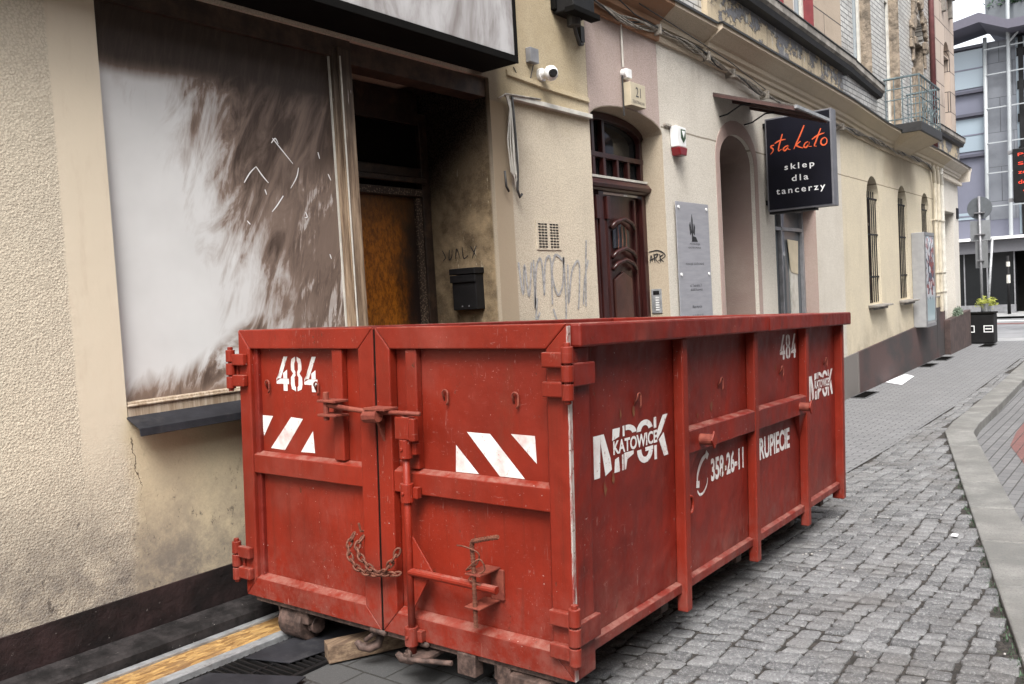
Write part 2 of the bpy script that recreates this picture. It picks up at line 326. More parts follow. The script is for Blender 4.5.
# ground ---------------------------------------------------------
def setts():
    s = N('granite setts'); s.co = s.pos(); at = s.n('Attribute'); at.attribute_name = 'tone'; t = at.outputs['Fac']
    c = s.mx(t, (.088, .088, .091), (.188, .188, .190)); c = s.mx(s.mul(s.ramp(s.noise(70, 5, .8), .50, .60), .60), c, (.34, .34, .34))
    c = s.mx(s.mul(s.ramp(s.noise(80, 4, .8, loc=(4, 1, 1)), .54, .64), .8), c, (.04, .04, .043)); c = s.mx(s.mul(s.ramp(s.noise(1.6, 6, .65), .45, .7), .45), c, (.095, .085, .078))
    s.bump(s.noise(75, 5, .75), .006, 1); s.bump(s.noise(22, 3, .6), .010, .9); return s.out(c, .7, 0, .3)
M['setts'] = setts()
def mortar():
    s = N('dirt between setts'); c = s.mx(s.ramp(s.noise(40, 5, .7), .4, .65), (.018, .016, .014), (.06, .05, .043)); c = s.mx(s.ramp(s.noise(9, 4, .7), .64, .72), c, (.04, .045, .02))
    s.bump(s.noise(160, 3, .7), .01); return s.out(c, .95)
M['mortar'] = mortar()
def blocks(name, bw, bh, a, b_, mort, swap=True):
    s = N(name); X, Y, Z = s.xyz(); cb = s.n('CombineXYZ'); s.l(Y if swap else X, cb.inputs[0]); s.l(X if swap else Y, cb.inputs[1])
    b = s.n('TexBrick'); s.l(cb.outputs[0], b.inputs['Vector']); b.inputs['Scale'].default_value = 1
    b.inputs['Brick Width'].default_value = bw; b.inputs['Row Height'].default_value = bh; b.inputs['Mortar Size'].default_value = .006; b.inputs['Mortar Smooth'].default_value = .2
    b.inputs['Color1'].default_value = (*a, 1); b.inputs['Color2'].default_value = (*b_, 1); b.inputs['Mortar'].default_value = (*mort, 1)
    c = s.mx(s.mul(s.ramp(s.noise(1.1, 6, .65), .4, .7), .35), b.outputs['Color'], tuple(v * .6 for v in a))
    c = s.mx(s.mul(s.ramp(s.noise(150, 2, .6), .55, .68), .5), c, tuple(v * 1.6 for v in a))
    g = s.ramp(s.noise(11, 4, .7), .6, .66); c = s.mx(s.mul(g, s.mul(b.outputs['Fac'], .9)), c, (.02, .018, .016))
    s.bump(s.math('SUBTRACT', 1, b.outputs['Fac']), .006, .8); s.bump(s.noise(100, 3, .7), .002); return s.out(c, .8)
M['blocks'] = blocks('grey paving blocks', .20, .10, (.180, .180, .183), (.145, .145, .15), (.04, .037, .034))
M['roadblocks'] = blocks('grey road pavers', .20, .10, (.150, .148, .150), (.118, .117, .12), (.045, .042, .04), False)
M['slabs'] = blocks('worn dark slabs', .26, .20, (.062, .062, .062), (.045, .045, .046), (.02, .018, .016))
M['redblocks'] = blocks('red pavers', .2, .1, (.17, .075, .068), (.14, .065, .06), (.07, .05, .045), False)
def kerbm():
    s = N('pale granite kerb'); at = s.n('Attribute'); at.attribute_name = 'tone'; c = s.mx(s.ramp(s.noise(3, 6, .65), .35, .7), (.125, .124, .117), (.225, .22, .208)); c = s.mx(s.mul(at.outputs['Fac'], .35), c, (.17, .162, .15)); c = s.mx(s.mul(s.ramp(s.noise(1.4, 6, .7), .5, .72), .4), c, (.13, .12, .11)); c = s.mx(s.mul(s.ramp(s.noise(75, 5, .8), .50, .62), .7), c, (.09, .09, .09))
    c = s.mx(s.ramp(s.noise(5, 5, .75, loc=(8, 8, 8)), .68, .72), c, (.12, .11, .1)); s.bump(s.noise(60, 4, .7), .004); return s.out(c, .75)
M['kerb'] = kerbm()
M['asphalt'] = simple('asphalt', (.06, .06, .062), .85, 0, .3, 3, .004, 120, obj=False)
M['concrete'] = simple('pale far paving', (.27, .27, .27), .8, 0, .2, 1.5, obj=False)
M['earth'] = simple('base earth', (.07, .06, .05), .95, 0, .3, 3, obj=False)
M['roadpaint'] = simple('white road paint', (.6, .6, .58), .7, 0, .15, 6)
def osb():
    s = N('yellow strand board'); s.co = s.obj(); v = s.n('TexVoronoi'); mp = s.scaled(s.coord(), (1, 2.6, 1), (0, 0, .7)); s.l(mp, v.inputs['Vector']); v.inputs['Scale'].default_value = 22
    sep = s.n('SeparateColor'); s.l(v.outputs['Color'], sep.inputs[0]); c = s.mx(sep.outputs[0], (.16, .08, .025), (.42, .26, .095)); c = s.mx(s.mul(s.ramp(s.noise(10, 5, .7), .45, .65), .6), c, (.17, .10, .05))
    s.bump(v.outputs['Distance'], .004); return s.out(c, .6)
M['osb'] = osb()
def timber():
    s = N('weathered timber'); s.co = s.obj(); c = s.mx(s.ramp(s.noise(1, 5, .7, (3, 40, 40)), .35, .7), (.09, .055, .035), (.24, .165, .105)); s.bump(s.noise(1, 4, .7, (4, 60, 60)), .003); return s.out(c, .8)
M['timber'] = timber()
M['plate'] = simple('dark rubber mat', (.020, .020, .024), .75, 0, .3, 6, .001, 60, (.06, .058, .06), spec=.2)
M['orange'] = simple('orange lettering', (.62, .10, .03), .5, 0, .05); M['letter'] = simple('white lettering', (.8, .8, .8), .5, 0, .03)
M['navy'] = simple('dark navy sign face', (.005, .005, .010), .45, 0, .15, 4, spec=.2); M['darkink'] = simple('dark grey print', (.035, .035, .045), .6, 0, .1)
M['spray'] = simple('grey spray paint', (.33, .325, .32), .8, 0, .4, 30, obj=False); M['sprayblack'] = simple('black marker paint', (.012, .012, .014), .6, 0, .1, obj=False)
M['alarmred'] = simple('red siren lens', (.17, .010, .014), .25, 0, .1)
M['beigeplastic'] = simple('yellowed plate', (.46, .40, .29), .5, 0, .1)
M['lilac'] = simple('blue grey cladding', (.13, .135, .175), .5, .2, .06, 1); M['steelwhite'] = simple('pale steel column', (.34, .36, .37), .4, .2, .08, 2)
M['panelgrey'] = stone('grey cladding panels', (.15, .16, .18), (.13, .14, .16), 1.0, 1.5, (.05, .05, .055), .45)
M['whiteband'] = simple('white canopy edge', (.8, .8, .8), .4, 0, .03)
M['leaf'] = simple('grey green leaves', (.12, .16, .11), .6, 0, .5, 30); M['leafy'] = simple('yellow green leaves', (.28, .30, .04), .6, 0, .5, 40); M['leafd'] = simple('dark green leaves', (.03, .07, .03), .6, 0, .5, 3)
M['paper'] = simple('white cardboard', (.68, .68, .70), .7, 0, .06); M['debris'] = simple('pale grit', (.40, .38, .36), .8, 0, .2)
M['maroonpipe'] = simple('maroon downpipe', (.12, .04, .04), .45, 0, .2, obj=False); M['creampipe'] = simple('cream downpipe', (.50, .45, .36), .55, 0, .2, 4, obj=False, dirt=(.25, .2, .14))
def ledm(col, st):
    s = N('lit red diodes'); s.b.inputs['Emission Color'].default_value = (*col, 1); s.b.inputs['Emission Strength'].default_value = st; return s.out((.3, .02, .01), .5)
M['led'] = ledm((1, .06, .02), .45)
def poster():
    s = N('faded collage poster'); s.co = s.obj(); v = s.n('TexVoronoi'); s.l(s.coord(), v.inputs['Vector']); v.inputs['Scale'].default_value = 9
    sep = s.n('SeparateColor'); s.l(v.outputs['Color'], sep.inputs[0]); c = s.mx(s.ramp(sep.outputs[0], .5, .55), (.10, .12, .16), (.30, .10, .10)); c = s.mx(s.ramp(sep.outputs[1], .62, .66), c, (.50, .52, .55))
    X, Y, Z = s.xyz(); c = s.mx(s.math('SUBTRACT', 1, s.ramp(Z, .5, .7)), c, (.33, .42, .45)); return s.out(c, .12, 0, .7)
M['poster'] = poster()
M['wallopp'] = stucco('weathered opposite facade', [(-99, (.30, .265, .21))], None, .2)

# ------------------------------------------------------------------ mesh helpers
SPLIT = {'white_word', 'slots_', 'peeled_tape', 'standoff', 'clamp', 'rivet', 'hinge_arm', 'underside_bracket', 'raised_panel', 'door_pane', 'arched_moulding', 'support_arm', 'canopy_frame', 'cable_clip', 'side_panel', 'top_rim', 'hazard_stripe', 'string_band', 'dark_mullion', 'wall_bracket', 'latch_bracket', 'lever_bracket', 'lintel_board', 'dentil', 'pane_bar', 'bottom_rail', 'middle_rail', 'black_tape', 'pale_bead', 'brick', 'stile', 'button', 'rust_spot', 'surround_stone', 'rib', 'sticker', 'cross_member'}
class MB:
    def __init__(s): s.v = []; s.f = []
    def quad(s, *p): n = len(s.v); s.v += [tuple(q) for q in p]; s.f.append(tuple(range(n, n + len(p)))); return s
    def box(s, x0, x1, y0, y1, z0, z1, mtx=None):
        n = len(s.v); p = [(x, y, z) for z in (z0, z1) for y in (y0, y1) for x in (x0, x1)]
        if mtx is not None: p = [tuple(mtx @ Vector(q)) for q in p]
        s.v += p; s.f += [tuple(n + i for i in f) for f in ((0, 2, 3, 1), (4, 5, 7, 6), (0, 1, 5, 4), (2, 6, 7, 3), (0, 4, 6, 2), (1, 3, 7, 5))]; return s
    def cyl(s, a, b, r, n=14, r2=None, caps=True):
        a = Vector(a); b = Vector(b); d = (b - a).normalized(); r2 = r if r2 is None else r2
        u = d.orthogonal().normalized(); v = d.cross(u); k = len(s.v)
        for (c, q) in ((a, r), (b, r2)):
            for i in range(n): t = 2 * math.pi * i / n; s.v.append(tuple(c + (u * math.cos(t) + v * math.sin(t)) * q))
        for i in range(n): j = (i + 1) % n; s.f.append((k + i, k + j, k + n + j, k + n + i))
        if caps: s.f.append(tuple(k + n - 1 - i for i in range(n))); s.f.append(tuple(k + n + i for i in range(n)))
        return s
    def tube(s, pts, r, n=8, closed=False):
        pts = [Vector(p) for p in pts]; k = len(s.v); m = len(pts); u = None
        for i, p in enumerate(pts):
            if closed: d = pts[(i + 1) % m] - pts[i - 1]
            else: d = pts[min(i + 1, m - 1)] - pts[max(i - 1, 0)]
            d.normalize()
            if u is None: u = d.orthogonal().normalized()
            u = (u - d * u.dot(d)); u = u.normalized() if u.length > 1e-5 else d.orthogonal().normalized()
            v = d.cross(u); rr = r[i] if isinstance(r, (list, tuple)) else r
            for j in range(n): t = 2 * math.pi * j / n; s.v.append(tuple(p + (u * math.cos(t) + v * math.sin(t)) * rr))
        for i in range(m if closed else m - 1):
            a = k + i * n; b = k + ((i + 1) % m) * n
            for j in range(n): q = (j + 1) % n; s.f.append((a + j, a + q, b + q, b + j))
        if not closed: s.f.append(tuple(k + n - 1 - i for i in range(n))); s.f.append(tuple(k + (m - 1) * n + i for i in range(n)))
        return s
    def prism(s, poly, a, b, axis='y'):       # poly: 2D points in the plane normal to axis
        def P(p, h): return {'y': (p[0], h, p[1]), 'x': (h, p[0], p[1]), 'z': (p[0], p[1], h)}[axis]
        k = len(s.v); n = len(poly); s.v += [P(p, a) for p in poly] + [P(p, b) for p in poly]
        s.f.append(tuple(range(k, k + n))); s.f.append(tuple(k + 2 * n - 1 - i for i in range(n)))
        for i in range(n): j = (i + 1) % n; s.f.append((k + i, k + n + i, k + n + j, k + j))
        return s
    def holed(s, outer, holes, y0, y1):       # wall slab facing -y with holes (x,z polygons)
        loops = [outer] + holes; flat = [p for lp in loops for p in lp]; k = len(s.v); n = len(flat)
        s.v += [(p[0], y0, p[1]) for p in flat] + [(p[0], y1, p[1]) for p in flat]
        for t in geometry.tessellate_polygon([[Vector((p[0], p[1], 0)) for p in lp] for lp in loops]):
            s.f.append(tuple(k + i for i in t)); s.f.append(tuple(k + n + i for i in reversed(t)))
        o = 0
        for lp in loops:
            m = len(lp)
            for i in range(m): j = (i + 1) % m; s.f.append((k + o + i, k + o + j, k + n + o + j, k + n + o + i))
            o += m
        return s
    def sweepx(s, prof, stations):            # prof (y,z) closed; stations (x, dz)
        k = len(s.v); n = len(prof)
        for (x, dz) in stations: s.v += [(x, y, z + dz) for y, z in prof]
        for i in range(len(stations) - 1):
            for j in range(n): q = (j + 1) % n; a = k + i * n; s.f.append((a + j, a + q, a + n + q, a + n + j))
        s.f.append(tuple(range(k, k + n))); s.f.append(tuple(k + (len(stations) - 1) * n + n - 1 - i for i in range(n))); return s
    def lathe(s, prof, c, n=20):
        k = len(s.v)
        for r, z in prof:
            for i in range(n): t = 2 * math.pi * i / n; s.v.append((c[0] + r * math.cos(t), c[1] + r * math.sin(t), c[2] + z))
        for a in range(len(prof) - 1):
            for i in range(n): j = (i + 1) % n; s.f.append((k + a * n + i, k + a * n + j, k + (a + 1) * n + j, k + (a + 1) * n + i))
        s.f.append(tuple(k + n - 1 - i for i in range(n))); s.f.append(tuple(k + (len(prof) - 1) * n + i for i in range(n))); return s
    def xf(s, mtx, start=0): s.v[start:] = [tuple(mtx @ Vector(p)) for p in s.v[start:]]; return s
    def islands(s):
        par = list(range(len(s.v)))
        def find(a):
            while par[a] != a: par[a] = par[par[a]]; a = par[a]
            return a
        for f in s.f:
            for q in f[1:]: par[find(q)] = find(f[0])
        g = {}
        for f in s.f: g.setdefault(find(f[0]), []).append(f)
        out = []
        for fs in g.values():
            ids = sorted({i for f in fs for i in f}); mp = {a: b for b, a in enumerate(ids)}
            m = MB(); m.v = [s.v[i] for i in ids]; m.f = [tuple(mp[i] for i in f) for f in fs]; out.append(m)
        return out
    def build(s, name, mat, parent=None, bevel=0, smooth=False, local=False, kind=None):
        if parent is not None and name in SPLIT and len(s.f) > 1:
            parts = s.islands()
            if len(parts) > 1: return [m._build(name, mat, parent, bevel, smooth, local, kind) for m in parts][0]
        return s._build(name, mat, parent, bevel, smooth, local, kind)
    def _build(s, name, mat, parent=None, bevel=0, smooth=False, local=False, kind=None):
        me = bpy.data.meshes.new(name); v = s.v
        off = Vector((0, 0, 0))
        if parent is None:
            xs = [p[0] for p in v]; ys = [p[1] for p in v]; zs = [p[2] for p in v]
            off = Vector(((min(xs) + max(xs)) / 2, (min(ys) + max(ys)) / 2, min(zs)))
        elif not local: off = Vector(parent['_o']) if '_o' in parent else Vector((0, 0, 0))
        me.from_pydata([(p[0] - off.x, p[1] - off.y, p[2] - off.z) for p in v], [], s.f); me.update()
        bm = bmesh.new(); bm.from_mesh(me); bmesh.ops.recalc_face_normals(bm, faces=bm.faces); bm.to_mesh(me); bm.free()
        if mat: me.materials.append(M[mat] if isinstance(mat, str) else mat)
        o = bpy.data.objects.new(name, me); C.objects.link(o)
        if parent is None: o.location = off; o['_o'] = tuple(off)
        else: o.parent = parent; o['_o'] = tuple(parent['_o']) if '_o' in parent else (0, 0, 0)
        if bevel:
            b = o.modifiers.new('bevel', 'BEVEL'); b.width = bevel; b.segments = 2; b.limit_method = 'ANGLE'; b.angle_limit = R(40)
        if smooth: me.shade_smooth()
        if kind: o['kind'] = kind
        return o
def tag(o, label, cat, group=None):
    o['label'] = label; o['category'] = cat
    if group: o['group'] = group
    return o
def thing(name, label, cat, loc, group=None):
    o = bpy.data.objects.new(name, None); C.objects.link(o); o.location = loc; o['_o'] = tuple(loc); o.empty_display_size = .1
    return tag(o, label, cat, group)
def text(name, s, mat, parent, org, u, v, w_, h, cuts=(), local=False, spacing=1, thick=0.0, keep=False):
    c = bpy.data.curves.new('t', 'FONT'); c.body = s; c.space_character = spacing; c.resolution_u = 4
    if thick: c.offset = thick
    t = bpy.data.objects.new('t', c); C.objects.link(t); bpy.context.view_layer.update()
    me = bpy.data.meshes.new_from_object(t.evaluated_get(bpy.context.evaluated_depsgraph_get())); bpy.data.objects.remove(t)
    bm = bmesh.new(); bm.from_mesh(me); bmesh.ops.remove_doubles(bm, verts=bm.verts, dist=1e-5)
    xs = [q.co.x for q in bm.verts]; ys = [q.co.y for q in bm.verts]; x0, x1, y0, y1 = min(xs), max(xs), min(ys), max(ys)
    if keep: w_ = (x1 - x0) / (y1 - y0) * h
    for q in bm.verts: q.co = Vector(((q.co.x - x0) / (x1 - x0), (q.co.y - y0) / (y1 - y0), 0))
    # cuts: ((nx,ny),(a,b)) removes a<n.p<b, optional x range
    for cut in cuts:
        (nx, ny), (a, b) = cut[:2]; xr = cut[2] if len(cut) > 2 else (-9, 9)
        for d in (a, b): bmesh.ops.bisect_plane(bm, geom=bm.verts[:] + bm.edges[:] + bm.faces[:], plane_co=Vector((nx, ny, 0)) * d / (nx * nx + ny * ny), plane_no=(nx, ny, 0))
        for d in xr:
            if abs(d) < 5: bmesh.ops.bisect_plane(bm, geom=bm.verts[:] + bm.edges[:] + bm.faces[:], plane_co=(d, 0, 0), plane_no=(1, 0, 0))
        dl = [f for f in bm.faces if a < nx * f.calc_center_median().x + ny * f.calc_center_median().y < b and xr[0] < f.calc_center_median().x < xr[1]]
        bmesh.ops.delete(bm, geom=dl, context='FACES')
    mb = MB(); u = Vector(u); v = Vector(v); org = Vector(org); bm.verts.index_update()
    mb.v = [tuple(org + u * (q.co.x * w_) + v * (q.co.y * h)) for q in bm.verts]; mb.f = [tuple(q.index for q in f.verts) for f in bm.faces]; bm.free()
    n = u.cross(v).normalized()
    o = mb.build(name, mat, parent, local=local)
    me = o.data
    if me.polygons and me.polygons[0].normal.dot(n) < 0: me.flip_normals()
    return o
def ribbon(strokes, w_, org, u, v, name, mat, parent, local=False, taper=True, off=0.0012):
    mb = MB(); u = Vector(u); v = Vector(v); org = Vector(org); n = u.cross(v).normalized()
    for si, st in enumerate(strokes):
        # Catmull-Rom smoothing
        P = [Vector((p[0], p[1])) for p in st]; Q = []
        for i in range(len(P) - 1):
            a = P[max(i - 1, 0)]; b = P[i]; c_ = P[i + 1]; d = P[min(i + 2, len(P) - 1)]
            for k in range(6):
                t = k / 6; Q.append(.5 * ((2 * b) + (c_ - a) * t + (2 * a - 5 * b + 4 * c_ - d) * t * t + (3 * b - a - 3 * c_ + d) * t ** 3))
        Q.append(P[-1]); m = len(Q); L = []
        for i, q in enumerate(Q):
            d = (Q[min(i + 1, m - 1)] - Q[max(i - 1, 0)]); d = d.normalized() if d.length > 1e-6 else Vector((1, 0)); pn = Vector((-d.y, d.x))
            hw = w_ / 2 * ((.45 + .55 * math.sin(math.pi * min(1, .12 + i / m))) if taper else 1)
            L.append((q + pn * hw, q - pn * hw))
        for i in range(m - 1):
            zz = off + si * .00025
            mb.quad(*[org + u * p.x + v * p.y + n * zz for p in (L[i][0], L[i][1], L[i + 1][1], L[i + 1][0])])
    o = mb.build(name, mat, parent, local=local)
    return o
def interp(x, xs, ys):
    if x <= xs[0]: return ys[0]
    for i in range(len(xs) - 1):
        if x <= xs[i + 1]: return ys[i] + (ys[i + 1] - ys[i]) * (x - xs[i]) / (xs[i + 1] - xs[i])
    return ys[-1]
GX = [-20, 0, 3, 6.6, 10, 14, 20, 25, 60]; GZ = [-1.66, -1.66, -1.72, -1.84, -1.93, -1.98, -1.95, -1.92, -1.9]
def zg(x): return interp(x, GX, GZ)
def sheet(name, mat, poly_fn, xs, dz, kind='structure'):     # poly_fn(x)->(y0,y1)
    mb = MB()
    for a, b in zip(xs[:-1], xs[1:]):
        (a0, a1), (b0, b1) = poly_fn(a), poly_fn(b)
        mb.quad((a, a0, zg(a) + dz), (b, b0, zg(b) + dz), (b, b1, zg(b) + dz), (a, a1, zg(a) + dz))
    bm_ = mb.build(name, mat, kind=kind); return bm_
def arch(x0, x1, z0, zs, zt, n=12):
    c = (x0 + x1) / 2; r = (x1 - x0) / 2
    return [(x0, z0), (x0, zs)] + [(c - r * math.cos(math.pi * i / n), zs + (zt - zs) * math.sin(math.pi * i / n)) for i in range(1, n)] + [(x1, zs), (x1, z0)]
def rect(x0, x1, z0, z1): return [(x0, z0), (x0, z1), (x1, z1), (x1, z0)]

# ------------------------------------------------------------------ ground
sheet('ground', 'earth', lambda x: (-120, 120), [-150, -20, 0, 3, 6.6, 10, 14, 20, 25, 60, 160], -.17)
KI = [(-8, -2.38), (4.36, .54), (7.3, 1.2), (11.35, 2.14), (12.2, 2.19), (14, 2.22), (20, 2.30), (26, 2.36)]
KO = [(-8, -2.70), (4.36, .23), (7.3, .90), (11.15, 1.82), (12.2, 1.88), (14, 1.90), (20, 1.98), (26, 2.04)]
ki = lambda x: interp(x, [p[0] for p in KI], [p[1] for p in KI]); ko = lambda x: interp(x, [p[0] for p in KO], [p[1] for p in KO])
XS = [-8, -4, 0, 3, 4.36, 6.6, 7.3, 8.5, 10, 11.15, 11.35, 12.2, 14, 17, 20, 23, 26]
sheet('sett_bed', 'mortar', lambda x: (ki(x) - .02, 2.47), XS, -.013)
sheet('pavement', 'blocks', lambda x: (2.46, 4.6), [3.4] + [x for x in XS if x > 3.5], -.002)
sheet('slab_paving', 'slabs', lambda x: (2.46, 4.6), [-8, -4, 0, 3, 3.4], -.002)
sheet('parking_bay', 'roadblocks', lambda x: (-2.4, ko(x) + .02), XS, -.10)
sheet('road', 'asphalt', lambda x: (-6.2, -2.4), XS, -.10)
M['farroad'] = simple('worn pale road', (.19, .19, .195), .8, 0, .2, 1.5, obj=False)
sheet('cross_road', 'farroad', lambda x: (-60, 70), [27.5, 30, 36, 39.2], -.09)
sheet('far_pavement', 'concrete', lambda x: (-60, 70), [39.2, 60], .0)
sheet('corner_pavement', 'concrete', lambda x: (-6, 70), [26, 27.5], -.03)
sheet('opposite_pavement', 'blocks', lambda x: (-9, -6.2), [-40, -8, 0, 10, 26], .0)
# crossing bands on the far road
for i, xx in enumerate((37.2,)):
    o = sheet('road_marking', 'roadpaint', lambda x: (-8, 40), [xx, xx + .5], -.082)
o = sheet('cycle_lane', 'redblocks', lambda x: (-20, 50), [35.2, 36.0], -.082)
# red paver band inside the bay
def redband(x):
    e = ko(x) - .40; return (e - .22, e)
sheet('red_paver_band', 'redblocks', redband, [2, 4.36, 6.6, 7.3, 8.5, 10, 11.15, 12.2, 14, 17, 20, 23, 26], -.094)
sheet('inner_bay_asphalt', 'asphalt', lambda x: (redband(x)[0] - 1.6, redband(x)[0]), [9.5, 10, 11.15, 12.2, 14, 17, 20, 23, 26], -.0965)
# kerb stones
mb = MB()
def walk(pts, step):
    out = []; L = 0
    for a, b in zip(pts[:-1], pts[1:]):
        d = math.dist(a, b)
        n = max(1, round(d / step))
        for i in range(n): out.append(((a[0] + (b[0] - a[0]) * i / n, a[1] + (b[1] - a[1]) * i / n), (a[0] + (b[0] - a[0]) * (i + 1) / n, a[1] + (b[1] - a[1]) * (i + 1) / n)))
    return out
segI = walk([(-8, -2.38), (4.36, .54), (11.30, 2.13)], 1.0) + walk([(11.30, 2.13), (12.2, 2.19), (14, 2.22), (20, 2.30), (26, 2.36)], 1.0)
for (a, b) in segI:
    d = Vector((b[0] - a[0], b[1] - a[1], 0)).normalized(); nrm = Vector((d.y, -d.x, 0)); g = .008
    wd = .31
    A = Vector((a[0], a[1], 0)) + d * g; B = Vector((b[0], b[1], 0)) - d * g
    zt = U(.0, .008)
    corners = [A, B, B + nrm * wd, A + nrm * wd]
    k = len(mb.v)
    mb.v += [(p.x, p.y, zg(p.x) - .2) for p in corners] + [(p.x, p.y, zg(p.x) + .012 + zt) for p in corners]
    mb.f += [tuple(k + i for i in f) for f in ((0, 3, 2, 1), (4, 5, 6, 7), (0, 1, 5, 4), (1, 2, 6, 5), (2, 3, 7, 6), (3, 0, 4, 7))]
ko_ = mb.build('kerb', 'kerb', bevel=.012, kind='structure'); kt = ko_.data.attributes.new('tone', 'FLOAT', 'POINT'); kt.data.foreach_set('value', [t for _ in range(len(mb.v) // 8) for t in [rnd()] * 8])
# setts: real stones in courses along the street
def build_setts():
    mb = MB(); tones = []
    y = 2.452; rows = []
    while y > -2.3:
        wd = U(.088, .122); rows.append((y - wd, y)); y -= wd + .006
    for (ya, yb) in rows:
        x = -2.0 + U(0, .1); ph = U(0, 6)
        while x < 25.8:
            ln = U(.062, .100) if rnd() < .85 else U(.09, .125); yc = (ya + yb) / 2
            xc = x + ln / 2; wig = .020 * math.sin(xc * 1.7 + ya * .8) + .010 * math.sin(xc * 4.3 + ya * 1.5) + .005 * math.sin(xc * 3.1 + ph) + U(-.006, .006)
            x += ln + U(.014, .024)
            if yc < ki(xc) + .025: continue
            yb2 = yb
            sk = -.25 + U(-.12, .12)
            cs = []
            hw = (yb - ya) / 2; hl = ln / 2; j = .009
            ring = []
            for (sx, sy) in ((-1, -1), (1, -1), (1, 1), (-1, 1)):
                ring.append(Vector((sx * hl + U(-j, j), sy * hw + U(-j, j))))
            P = []
            for i in range(4):
                a, b, c_ = ring[i - 1], ring[i], ring[(i + 1) % 4]
                r_ = U(.03, .15); P.append(b + (a - b) * r_); P.append(b + (c_ - b) * r_ * U(.6, 1))
            ta = U(-.045, .045); tb = U(-.045, .045); h = U(-.006, .003)
            def put(sc_, dz):
                for p in P:
                    q = p * sc_; X = xc + q.x + q.y * sk; Y = max(yc + wig + q.y, ki(X) + .006)
                    mb.v.append((X, Y, zg(X) + h + dz + q.x * ta + q.y * tb))
            k = len(mb.v); put(1.0, -.045); put(1.0, -.010); put(.955, -.003); put(.84, .0); n = 8
            for lv in range(3):
                for i in range(n): jn = (i + 1) % n; mb.f.append((k + lv * n + i, k + lv * n + jn, k + (lv + 1) * n + jn, k + (lv + 1) * n + i))
            mb.f.append(tuple(k + 3 * n + i for i in range(n)))
            tn = rnd(); tones += [tn] * 32
    o = mb.build('sett_paving', 'setts', kind='structure')
    at = o.data.attributes.new('tone', 'FLOAT', 'POINT'); at.data.foreach_set('value', tones); o.data.shade_smooth()
build_setts()
# grit and moss crumbs on the stones
mb = MB()
for i in range(60):
    x = U(2.2, 9) if i < 45 else U(.5, 16); y = U(ki(x), min(2.4, ki(x) + 2.6)); r = U(.0015, .0055) * (1 if rnd() < .96 else 2.0)
    mb.box(x - r, x + r * U(.6, 2), y - r * U(.7, 1.5), y + r, zg(x) + .001, zg(x) + .001 + r * 1.2, None)
mb.build('grit', 'debris', kind='stuff')
def tuft(name, n, area, h, mat, sz=.01):
    mb = MB()
    for i in range(n):
        x, y, z = area(); a = U(0, 6.28); l = U(.4, 1) * h; s_ = sz * U(.6, 1.3); dx = math.cos(a); dy = math.sin(a)
        t = U(.2, 1.0)
        mb.quad((x - dy * s_, y + dx * s_, z), (x + dy * s_, y - dx * s_, z), (x + dx * l * t + dy * s_ * .3, y + dy * l * t - dx * s_ * .3, z + l), (x + dx * l * t - dy * s_ * .3, y + dy * l * t + dx * s_ * .3, z + l))
    return mb, name, mat
def kerbgap():
    x = U(3.6, 9); return (x, ki(x) + U(.0, .05), zg(x) - .012)
mb, a, b = tuft('weeds', 700, kerbgap, .018, 'leafd', .003); mb.build('kerb_weeds', 'leafd', kind='stuff')


# ------------------------------------------------------------------ near building (A)
A = thing('plastered_building', 'cream rough plastered building with fire damaged shopfront and dark brown plinth', 'building', (2, 4.15, -1.7))
mb = MB()
hole = [(2.17, -.50), (2.17, 1.72), (5.27, 1.72), (5.27, -1.69), (3.86, -1.69), (3.86, -.50)]
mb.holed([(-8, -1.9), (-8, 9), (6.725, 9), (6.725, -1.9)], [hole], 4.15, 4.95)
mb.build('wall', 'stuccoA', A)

mb = MB(); mb.prism([(-8, -1.36), (3.85, -1.40), (3.85, -1.9), (-8, -1.9)], 4.138, 4.16, 'y'); mb.prism([(5.28, -1.46), (6.72, -1.50), (6.72, -2), (5.28, -2)], 4.138, 4.16, 'y')
mb.build('plinth', 'plinthA', A)
mb = MB(); prof = [(4.137, .01), (4.11, .0), (4.0, -.012), (3.98, -.035), (3.972, -.25), (4.137, -.25)]
mb.sweepx(prof, [(x, -1.585 + (x - 1.5) * -.015) for x in (-8, -3, 0, 1, 2, 3, 3.85)]); mb.build('footing_ledge', 'ledge', A, bevel=.01)
# string ledge on the wall right of the sign
mb = MB(); mb.box(5.50, 6.72, 4.105, 4.16, 1.585, 1.625); mb.build('white_ledge_trim', 'offwhite', A, bevel=.004)
mb = MB(); mb.sweepx([(4.16, .03), (4.135, .02), (4.13, -.02), (4.16, -.03)], [(5.50, 1.80), (6.1, 1.77), (6.72, 1.76)]); mb.build('string_moulding', 'stuccoA', A)
# shop window: board in a wooden frame
W = MB().box(2.17, 3.72, 4.205, 4.235, -.42, 1.60).build('shop_window', 'board', A); W['label'] = 'white boarded window pane smeared with soot below a painted band of sign shade'
mb = MB(); mb.box(3.70, 3.86, 4.165, 4.28, -.47, 1.66); mb.box(3.735, 3.765, 4.150, 4.164, -.47, 1.66); mb.build('window_post', 'smokewood', A, bevel=.006)
mb = MB(); mb.box(3.690, 3.698, 4.19, 4.204, -.42, 1.60); mb.box(3.742, 3.748, 4.140, 4.149, -.40, 1.6); mb.build('pale_bead', 'offwhite', W)
mb = MB(); mb.box(2.17, 3.86, 4.17, 4.30, 1.60, 1.72); mb.box(3.86, 5.27, 4.19, 4.35, 1.58, 1.72); mb.build('lintel_board', simple('smoke browned lintel wood', (.055, .034, .022), .7, 0, .5, 9, .003, 50, (.02, .014, .01)), A)
mb = MB(); mb.box(2.175, 3.70, 4.155, 4.27, -.50, -.42); mb.box(2.175, 3.70, 4.145, 4.27, -.445, -.432); mb.build('bottom_rail', 'palewood', A, bevel=.005)
